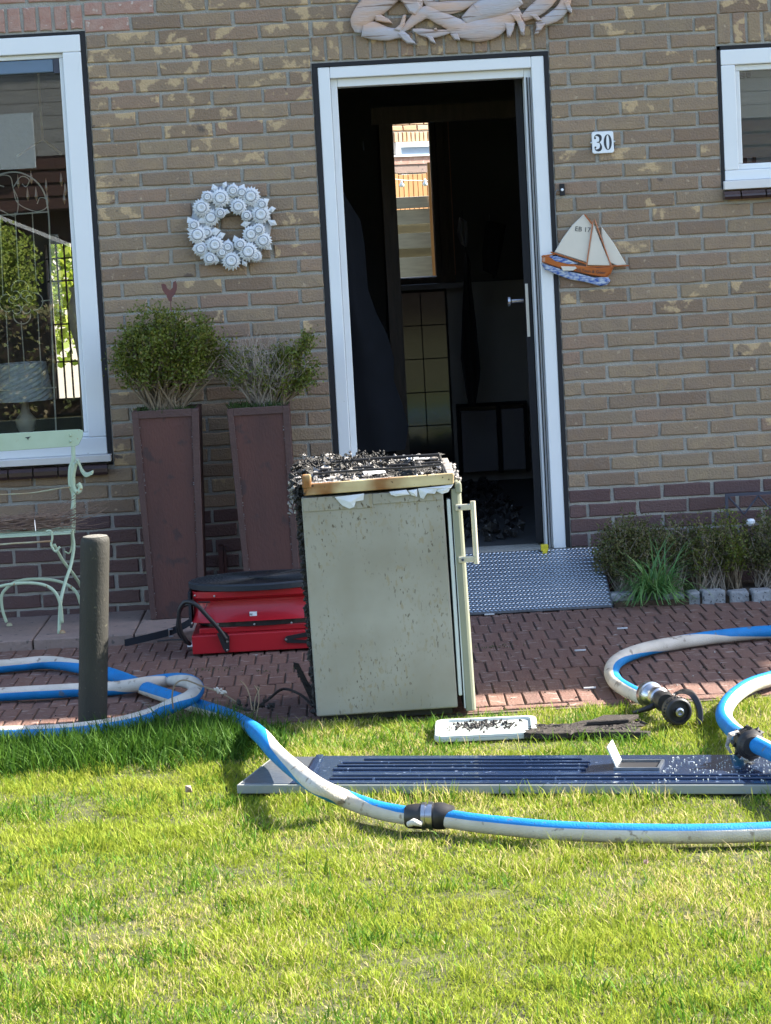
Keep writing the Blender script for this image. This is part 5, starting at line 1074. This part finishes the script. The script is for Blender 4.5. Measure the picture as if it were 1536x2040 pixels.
bevel(MB().box((1.065, .165, DT + .012), (1.069, .262, DT + .075), rot=Matrix.Rotation(R(-22), 3, 'Y'), piv=(1.067, .2, DT + .012)).build('flap', mat_seal, lso, local=True), .001)
mb = MB()
for i in range(500): mb.blob((rnd.uniform(1.2, DL - .05), rnd.uniform(.02, DW - .02), DT + .0055), rnd.uniform(.0008, .0028), .5)
tag(mb.build('glass_crumbs', mat_seal, dl, local=True), kind='stuff')
# tray
ty = thing('plastic_tray', 'shallow white plastic tray with burnt crumbs on the grass by the fridge', 'tray', (1.18, -2.76, -.012), rz=R(2))
tp = rr_(-.165, .155, -.12, .115, .03, 5)
def flatplate(poly, z0, z1, mt, nm, root, sc=1):
    mb = MB(); n = len(poly); mb.add([(x * sc, y * sc, z1) for x, y in poly] + [(x * sc, y * sc, z0) for x, y in poly], [tuple(range(n)), tuple(range(n, 2 * n))[::-1]] + [(i + n, (i + 1) % n + n, (i + 1) % n, i) for i in range(n)]); return bevel(mb.build(nm, mt, root, local=True), .003)
flatplate(tp, .014, .025, mat_traym, 'base', ty)
mb = MB(); n = len(tp); mb.add([(x, y, .0255) for x, y in tp] + [(x * .98, y * .98, .033) for x, y in tp] + [(x * .88, y * .86, .033) for x, y in tp] + [(x * .86, y * .84, .026) for x, y in tp], [(a * n + i, a * n + (i + 1) % n, (a + 1) * n + (i + 1) % n, (a + 1) * n + i) for a in range(3) for i in range(n)]); mb.build('rim', mat_traym, ty, local=True)
mb = MB()
for i in range(260):
    x, y = rnd.gauss(-.02, .055), rnd.gauss(.03, .03)
    if abs(x) < .13 and abs(y) < .09: mb.blob((x, y, .028), rnd.uniform(.002, .006), .6)
tag(mb.build('crumbs', mat_char, ty, local=True), kind='stuff')
ty.rotation_euler = (R(2), 0, R(-3))
# charred board
cbd = thing('charred_board', 'blackened splintered board lying in the grass beside the valve', 'board', (1.48, -2.86, 0), rz=R(-8))
pp = [(-.19, -.06), (-.12, -.085), (0, -.07), (.10, -.09), (.19, -.11), (.20, -.09), (.13, -.065), (.03, -.03), (.07, .02), (.14, .09), (.06, .12), (-.02, .10), (-.08, .02), (-.17, .0)]
flatplate(pp, .0, .020, mat_plank, 'board', cbd)
flatplate([(.0, .01), (.13, .03), (.16, .10), (.05, .11)], .021, .034, mat_plank, 'splinter', cbd)

mb = MB()
for i in range(320):
    t = rnd.random(); mb.blob((rnd.uniform(-.17, .17), rnd.uniform(-.07, .06), .018), rnd.uniform(.004, .014), .6, 0, (2.2, .7, .35))
tag(mb.build('char_flakes', mat_plank, cbd, local=True), kind='stuff')
# ---------------------------------------------------------------- aluminium ramp
rp_ = thing('door_ramp', 'sloping aluminium tread plate ramp up to the doorway', 'ramp', (1.3, -.2, 0))
y0, z0, y1, z1 = -.43, .012, -.012, .197
base = MB(); X0, X1 = .76, 1.822
base.add([(X0, y0, z0), (X1, y0, z0), (X1, y1, z1), (X0, y1, z1), (X0, y0, z0 - .008), (X1, y0, z0 - .008), (X1, y1, z1 - .008), (X0, y1, z1 - .008)], [(0, 1, 2, 3), (7, 6, 5, 4), (0, 4, 5, 1), (1, 5, 6, 2), (2, 6, 7, 3), (3, 7, 4, 0)]); base.build('plate', mat_alu, rp_)
tr_ = MB(); sl_ = math.hypot(y1 - y0, z1 - z0); uy, uz = (y1 - y0) / sl_, (z1 - z0) / sl_; nyy, nzz = -uz, uy
mat_alu2 = M('polished_tread', (.5, .56, .63), (.4, .45, .52), 30, rough=.3, metal=.8)
nr = 30
for j in range(nr):
    for i in range(64):
        for s_ in (j % 2,):
            cx = X0 + .012 + i * .0165 + (.00825 if s_ else 0); cy = (j + .5) / nr * sl_
            if cx > X1 - .01: continue
            an = R(32 if s_ else -32) ; L_, W_ = .0088, .0028; q = []
            for a_, b_ in ((-L_, 0), (0, -W_), (L_, 0), (0, W_)):
                u = a_ * math.cos(an) - b_ * math.sin(an); v = a_ * math.sin(an) + b_ * math.cos(an); q.append((cx + u, y0 + uy * (cy + v) + nyy * .0006, z0 + uz * (cy + v) + nzz * .0006))
            c = (cx, y0 + uy * cy + nyy * .0035, z0 + uz * cy + nzz * .0035)
            tr_.add(q + [c], [(0, 1, 4), (1, 2, 4), (2, 3, 4), (3, 0, 4)])
tag(tr_.build('tread_pattern', mat_alu2, rp_), kind='stuff')
MB().add([(X1 + .001, y0, 0), (X1 + .001, y1, 0), (X1 + .001, y1, z1 - .01), (X1 + .001, y0, z0), (X1 - .004, y0, 0), (X1 - .004, y1, 0), (X1 - .004, y1, z1 - .01), (X1 - .004, y0, z0)], [(0, 1, 2, 3), (7, 6, 5, 4), (0, 4, 5, 1), (3, 2, 6, 7), (0, 3, 7, 4), (1, 5, 6, 2)]).build('side_flange', mat_alu, rp_)
yc_ = thing('yellow_clip', 'small yellow plastic clip at the top of the ramp by the right jamb', 'clip', (1.585, -.03, .2))
bevel(MB().box((1.572, -.04, .195), (1.602, -.01, .222)).box((1.577, -.045, .185), (1.597, -.0405, .2)).build('body', mat_yellow, yc_), .003)

# ---------------------------------------------------------------- flower bed right of the door
bed = MB().box((1.83, -.42, -.02), (4.2, -.002, .02)).build('flower_bed', mat_soil); tag(bed, kind='structure')
es = thing('bed_edging', 'row of rough grey granite setts edging the flower bed', 'edging', (2.2, -.40, 0))
for i, (x, wd_) in enumerate(((1.87, .105), (1.985, .085), (2.075, .09), (2.155, .05), (2.232, .10), (2.335, .085), (2.43, .095), (2.535, .09), (2.635, .09), (2.74, .1), (2.85, .09), (2.95, .09), (3.06, .1), (3.17, .1))):
    yy = -.33 - (x - 1.85) * .16; mb = MB(); mb.box((x - wd_ / 2 + .004, yy - .045, -.03), (x + wd_ / 2 - .004, yy + .045, .045 + rnd.uniform(-.006, .006)), rot=Matrix.Rotation(rnd.uniform(-.08, .08), 3, 'Z'))
    mb.v = [(a + rnd.uniform(-.005, .005), b + rnd.uniform(-.005, .005), c + rnd.uniform(-.004, .004)) for a, b, c in mb.v]; bevel(mb.build('sett', mat_granite, es), .008, 2)
hd_ = [('low box bush with browned leaves right beside the ramp', 1.93, .145, .22, 130, 10500, mat_leafbrown, 21),
       ('browned box bush behind the strappy green tuft', 2.06, .15, .215, 90, 5200, mat_leafbrown, 22),
       ('thin box sprig with a green tuft on top, behind the setts', 2.215, .055, .27, 26, 900, mat_leaf, 23),
       ('sparse browned box bush in the middle of the bed', 2.25, .12, .10, 80, 3200, mat_leafbrown, 24),
       ('upright green-topped box bush below the iron zigzag', 2.345, .08, .25, 44, 2200, mat_leaf, 25),
       ('dense browned box bush at the right edge of the photo', 2.52, .16, .22, 110, 7500, mat_leafbrown, 26),
       ('box bush beyond the right edge of the photo', 2.85, .18, .22, 70, 1500, mat_leafbrown, 27)]
for lab, x, rx, zc, nb_, nl_, mt, sd_ in hd_:
    b = thing('box_bush', lab, 'bush', (x, -.2, .02), 'box bushes in the flower bed')
    rz_ = (.345 - .02) / 2 if x != 2.215 else .16
    shrub(b, (x, -.2, .02), (x, -.2, .02 + rz_ * 1.02), (rx, .11, rz_ * (.97 if zc > .12 else .7)), nb_, nl_, mt, mat_greytwig if mt is mat_leafbrown else mat_bark, .0125, .5, .0018, seed=sd_, inner=.12 if mt is mat_leafbrown else .55)
sg = thing('strappy_plant', 'tuft of arching bright green strap leaves in front of the bushes', 'plant', (2.02, -.36, .01))
mb = MB()
for i in range(210):
    a = rnd.uniform(0, 6.28); L_ = rnd.uniform(.17, .31); out = rnd.uniform(.2, 1.0); p = Vector((2.0 + rnd.gauss(0, .03), -.37 + rnd.gauss(0, .02), .01)); d = Vector((math.cos(a) * out, math.sin(a) * out * .6 - .15, 1.1)).normalized(); w_ = .0035; sdv = Vector((-math.sin(a), math.cos(a), 0)); vs = []
    for s_ in range(7):
        ww_ = w_ * (1 - (s_ / 6) ** 2 * .9); vs += [p + sdv * ww_, p - sdv * ww_]; p = p + d * L_ / 6; d = (d + Vector((0, 0, -.40 * (.5 + out)))).normalized()
        if p.z < .02: p.z = .02
    mb.add(vs, [(2 * k, 2 * k + 1, 2 * k + 3, 2 * k + 2) for k in range(6)], t=rnd.random())
mb.build('leaves', mat_bladeleaf, sg)
zg = thing('iron_zigzag', 'dark iron zigzag trellis strip against the wall at the right edge', 'trellis', (2.5, -.08, .3))
MB().box((2.345, -.09, .388), (3.2, -.08, .400)).box((2.345, -.09, .30), (2.357, -.08, .3875)).build('rail', mat_navy, zg)
mb = MB(); xs = [2.36 + i * .062 for i in range(13)]
for i in range(12): mb.tube([(xs[i], -.085, .385 if i % 2 == 0 else .31), (xs[i + 1], -.085, .31 if i % 2 == 0 else .385)], .004, 6)
mb.build('zigzag', mat_navy, zg)
st_ = tag(MB().lathe([(.010, .275), (.018, .285), (.019, .296), (.012, .303), (0, .305)], (2.43, -.2, 0), 14).build('pale_stone', mat_enamel), 'small pale blue-white object half hidden in the right bush', 'ornament')

# ---------------------------------------------------------------- litter
for x, y, s_, lab, mt in ((*[(0.2944, -3.5258)][0], .014, 'dry pinkish leaf on the lawn left of the hose', mat_slab), (*[(1.4529, -4.6163)][0], .008, 'dark red leaf scrap on the lawn at the right', mat_red), (*[(2.1199, -1.4135)][0], .0, '', mat_red)):
    if s_: 
        lf2 = MB().blob((x, y, .045), s_, .4); tag(lf2.build('fallen_leaf', mt), lab, 'leaf')
mb = MB()
for i in range(170):
    x, y = rnd.uniform(-.8, 2.6), rnd.uniform(-2.3, -.65) if i % 2 else rnd.uniform(-2.4, -1.9); mb.blob((x, y, .003), rnd.uniform(.001, .0045), .6, 1 if rnd.random() < .3 else 0)
tag(mb.build('path_crumbs', [mat_plank, mat_ash]), 'scattered charred crumbs and pale flakes on the brick path', 'debris', kind='stuff')
mb = MB()
for x, y, n in ((1.30, -1.2, 60), (.25, -1.35, 50), (.45, -1.45, 40), (1.0, -2.28, 60), (2.0, -1.9, 20)):
    for i in range(n): mb.leaf((x + rnd.gauss(0, .05), y + rnd.gauss(0, .02), .0), Vector((rnd.uniform(-1, 1), rnd.uniform(-1, 1), .5)), Vector((0, 0, 1)), .008, .004)
tag(mb.build('path_moss', mat_moss), 'thin moss and seedlings in the joints of the brick path', 'moss', kind='stuff')
for i, (x, y, lab) in enumerate(((*[(1.598, -1.4035)][0], 'white paper strip on the path right of the fridge door'), (*[(1.3211, -0.4418)][0], 'white scrap at the foot of the aluminium ramp'), (*[(1.8013, -0.9671)][0], 'thin pale chip on the path below the granite setts'), (*[(1.5601, -2.1454)][0], 'small white chip on the path left of the hose curve'))):
    tag(MB().box((x - .02, y - .006, .003), (x + .02, y + .006, .007)).build('paper_scrap', mat_paper), lab, 'litter')

# ---------------------------------------------------------------- things behind the camera, seen in the window glass
op = thing('opposite_house', 'house across the lawn with dark siding, seen mirrored in the window', 'house', (-4, -22, 0))
ow = MB(); ow.box((-9, -24, 0), (9, -22.6, 5.2)).box((-9, -22.6, 2.0), (9, -22, 5.2)); ow.build('wall', mat_siding, op)
for i in range(18): MB().box((-9, -21.995, 2.02 + i * .17), (9, -21.965 if i < 4 else -21.985, (2.155 if i < 4 else 2.184) + i * .17)).build('siding_board', mat_siding if i < 4 else mat_greyside, op)
MB().add([(-9.4, -21.5, 5.1), (9.4, -21.5, 5.1), (9.4, -25, 8), (-9.4, -25, 8)], [(0, 1, 2, 3)]).build('roof', mat_rooft, op)
wfo = MB().box((-4.6, -22.59, .5), (-2.9, -22.5, .62)).box((-3.02, -22.59, .63), (-2.9, -22.5, 1.7)).build('window_frame', mat_white, op)
MB().box((-4.5, -22.58, .63), (-3.03, -22.55, 1.7)).build('pane', mat_tile, wfo)
MB().box((-4.6, -21.9, 2.55), (-3.05, -21.86, 3.25)).build('roller_shutter', mat_shutter, op)
MB().add([(-4.6, -21.9, 2.45), (-2.2, -21.9, 1.35), (-2.2, -21.9, 1.30), (-4.6, -21.9, 2.40), (-4.6, -21.95, 2.45), (-2.2, -21.95, 1.35), (-2.2, -21.95, 1.30), (-4.6, -21.95, 2.40)], [(0, 3, 2, 1), (0, 1, 5, 4), (3, 7, 6, 2)]).build('fascia', mat_white, op)
def tree(x, y, h, r, lab, nl=3500, sd_=1, nm='garden_tree', ls_=1):
    q = random.Random(sd_); t = thing(nm, lab, 'tree', (x, y, 0)); MB().tube([(x, y, 0), (x + .05, y, h * .35), (x, y + .05, h * .7)], [.12, .09, .04], 8).build('trunk', mat_trunk, t); mb = MB()
    for i in range(nl):
        a, b = q.uniform(0, 6.28), q.random() ** .45; z = q.uniform(-1, 1); rr = math.sqrt(1 - z * z) * r * b * (1 + .18 * math.sin(a * 5 + z * 4)); p = (x + rr * math.cos(a), y + rr * math.sin(a), h * .62 + z * h * .38 * b)
        mb.leaf(p, Vector((q.uniform(-1, 1), q.uniform(-1, 1), q.uniform(-1, 1))), Vector((q.random(), q.random(), q.random())), .13 * ls_, .08 * ls_)
    mb.build('crown', mat_leaf_lit, t)
tree(-3.2, -17.3, 1.95, .62, 'yellow-green clipped tree across the lawn mirrored in the window', 16000, 3, ls_=.42)
tree(-7.5, -16, 4.2, 1.6, 'round garden tree across the lawn, out of frame left', 3000, 5)
tree(13, -18, 5, 1.8, 'round garden tree across the lawn, out of frame right', 3000, 6)
tree(-1.6, 6.2, 2.6, .9, 'leafy shrub in the back garden seen through the leaded window', 9000, 8, 'garden_shrub', .6)

hdg = thing('added_hedge', 'low dark hedge added across the lawn to darken the low window reflection', 'hedge', (-4, -13, 0))  # hedge added behind the camera to darken the low window reflection
mb = MB()
for i in range(14000):
    x, y, z = rnd.uniform(-7.5, -1.0), rnd.uniform(-13.3, -12.8), rnd.uniform(0, 1.0)
    mb.leaf((x, y, z), Vector((rnd.uniform(-1, 1), rnd.uniform(-1, 1), rnd.uniform(-1, 1))), Vector((rnd.random(), rnd.random(), rnd.random())), .06, .04)
mb.build('foliage', mat_leafbrown, hdg); MB().box((-7.4, -13.2, 0), (-1.1, -12.9, .9)).build('core', mat_soil, hdg)
# ---------------------------------------------------------------- lawn grass
def vnoise(x, y, s, seed):
    rs = np.random.RandomState(seed); T = rs.rand(64, 64); X, Y = x * s, y * s; xi, yi = np.floor(X).astype(int), np.floor(Y).astype(int); fx, fy = X - xi, Y - yi; fx = fx * fx * (3 - 2 * fx); fy = fy * fy * (3 - 2 * fy)
    g_ = lambda a, b: T[a % 64, b % 64]
    return (g_(xi, yi) * (1 - fx) + g_(xi + 1, yi) * fx) * (1 - fy) + (g_(xi, yi + 1) * (1 - fx) + g_(xi + 1, yi + 1) * fx) * fy
def grass(name, n, xr, yr, lenf, mt, seed, w=.0016, dens=None, label='', tintf=None, lean=.5):
    rs = np.random.RandomState(seed); x = rs.uniform(*xr, n); y = rs.uniform(*yr, n)
    keep = np.ones(n, bool)
    if dens is not None: keep &= rs.rand(n) < dens(x, y)
    # nothing under the door, the tray and the board
    a = R(14.4); lx = (x - .425) * math.cos(a) - (y + 3.43) * math.sin(a); ly = (x - .425) * math.sin(a) + (y + 3.43) * math.cos(a)
    keep &= ~((lx > .01) & (lx < 2.03) & (ly > .004) & (ly < .36))
    keep &= ~((abs(x - 1.18) < .16) & (abs(y + 2.765) < .11)); keep &= ~((abs(x - 1.46) < .13) & (abs(y + 2.86) < .06))
    keep &= ~((x > .64) & (x < 1.16) & (y > -2.47)); keep &= (x + .093) ** 2 + (y + 2.36) ** 2 > .05 ** 2
    x, y = x[keep], y[keep]; n = len(x); L = lenf(x, y, rs) * rs.uniform(.6, 1.25, n)
    # lean direction is partly shared by neighbours so that tufts comb together
    th = 2 * np.pi * vnoise(x, y, 6, seed + 5) * 2 + rs.normal(0, 1.8, n); ln = np.abs(rs.normal(lean, .3, n))
    d = np.stack([np.cos(th) * ln, np.sin(th) * ln, np.ones(n)], 1); d /= np.linalg.norm(d, axis=1)[:, None]
    fa_ = rs.uniform(0, 2 * np.pi, n); sdv = np.stack([np.cos(fa_), np.sin(fa_), np.zeros(n)], 1); ww = (w * rs.uniform(.7, 1.4, n))[:, None]
    p0 = np.stack([x, y, np.full(n, -.014)], 1); p1 = p0 + d * (L * .55)[:, None]
    dn = d.copy(); dn[:, :2] *= 1.9; dn[:, 2] *= .75; dn /= np.linalg.norm(dn, axis=1)[:, None]; p2 = p1 + dn * (L * .45)[:, None]
    V = np.stack([p0 - sdv * ww, p0 + sdv * ww, p1 - sdv * ww * .8, p1 + sdv * ww * .8, p2], 1).reshape(-1, 3)
    me = bpy.data.meshes.new(name); me.vertices.add(5 * n); me.vertices.foreach_set('co', V.ravel())
    b = (np.arange(n) * 5)[:, None]; loops = np.concatenate([b + np.array([0, 1, 3, 2]), b + np.array([2, 3, 4])], 1).ravel()
    me.loops.add(7 * n); me.loops.foreach_set('vertex_index', loops.astype(np.int32)); me.polygons.add(2 * n)
    me.polygons.foreach_set('loop_start', (np.arange(n)[:, None] * 7 + np.array([0, 4])).ravel().astype(np.int32))
    me.update(calc_edges=True); me.materials.append(mt); t = tintf(x, y, rs) if tintf else rs.rand(n)
    at_ = me.attributes.new('tint', 'FLOAT', 'FACE'); at_.data.foreach_set('value', np.repeat(t, 2).astype(np.float32))
    o = bpy.data.objects.new(name, me); col.objects.link(o); tag(o, label, 'grass', kind='stuff'); return o
def short_len(x, y, rs): 
    q = vnoise(x, y, 3.1, 3); q2 = vnoise(x, y, 11, 4); return .014 + .014 * q + .03 * np.clip(q2 - .55, 0, 1) * 2 + .03 * (rs.rand(len(x)) > .985)
edge = lambda x: -2.435 + .02 * np.sin(x * 9) + .015 * np.sin(x * 23 + 1) - .16 * np.clip((.12 - x) * 5, 0, 1)
def tshort(x, y, rs): return np.clip(.02 + .45 * (vnoise(x, y, 1.9, 8) * .6 + vnoise(x, y, 6, 81) * .4) + .55 * rs.rand(len(x)), 0, .99)
grass('lawn_grass', 560000, (-1.5, 3.3), (-6.3, -2.4), short_len, mat_grass, 11, w=.0012, dens=lambda x, y: (y < edge(x)) * (.55 + .45 * (vnoise(x, y, 14, 31) > .35)), label='short sunlit yellow-green lawn grass in the foreground', tintf=tshort, lean=.6)
def long_den(x, y): return (y < edge(x) + .0) * np.clip(1.2 - abs(y + 2.70) / .30, 0, 1) * (x < .55) * np.clip((.6 - x) * 6, 0, 1)
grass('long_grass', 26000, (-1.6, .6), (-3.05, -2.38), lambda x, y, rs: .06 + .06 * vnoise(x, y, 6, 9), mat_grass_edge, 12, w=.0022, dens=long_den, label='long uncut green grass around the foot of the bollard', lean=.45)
def tuft_den(x, y): return np.clip((.5 * vnoise(x, y, 3.2, 21) + .5 * vnoise(x, y, 9, 22) - .56) * 7, 0, 1) * 1.0 * (y < edge(x)) + .04 * (y < edge(x)) + front_strip(x, y)
def front_strip(x, y):
    a = R(14.4); lx = (x - .425) * math.cos(a) - (y + 3.43) * math.sin(a); ly = (x - .425) * math.sin(a) + (y + 3.43) * math.cos(a)
    return .75 * ((lx > .12) & (lx < 2.1) & (ly > -.10) & (ly < 0)) * np.clip(vnoise(x, y, 7, 40) * 2.2 - .5, 0, 1)
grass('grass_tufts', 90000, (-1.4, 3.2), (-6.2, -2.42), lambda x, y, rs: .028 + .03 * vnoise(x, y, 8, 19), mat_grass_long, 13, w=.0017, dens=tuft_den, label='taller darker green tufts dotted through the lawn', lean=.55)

grass('door_edge_grass', 16000, (.4, 2.7), (-4.3, -3.4), lambda x, y, rs: .034 + .03 * vnoise(x, y, 9, 55), mat_grass, 23, w=.0014, dens=front_strip, label='sunlit grass blades overlapping the near edge of the navy door', lean=.4)
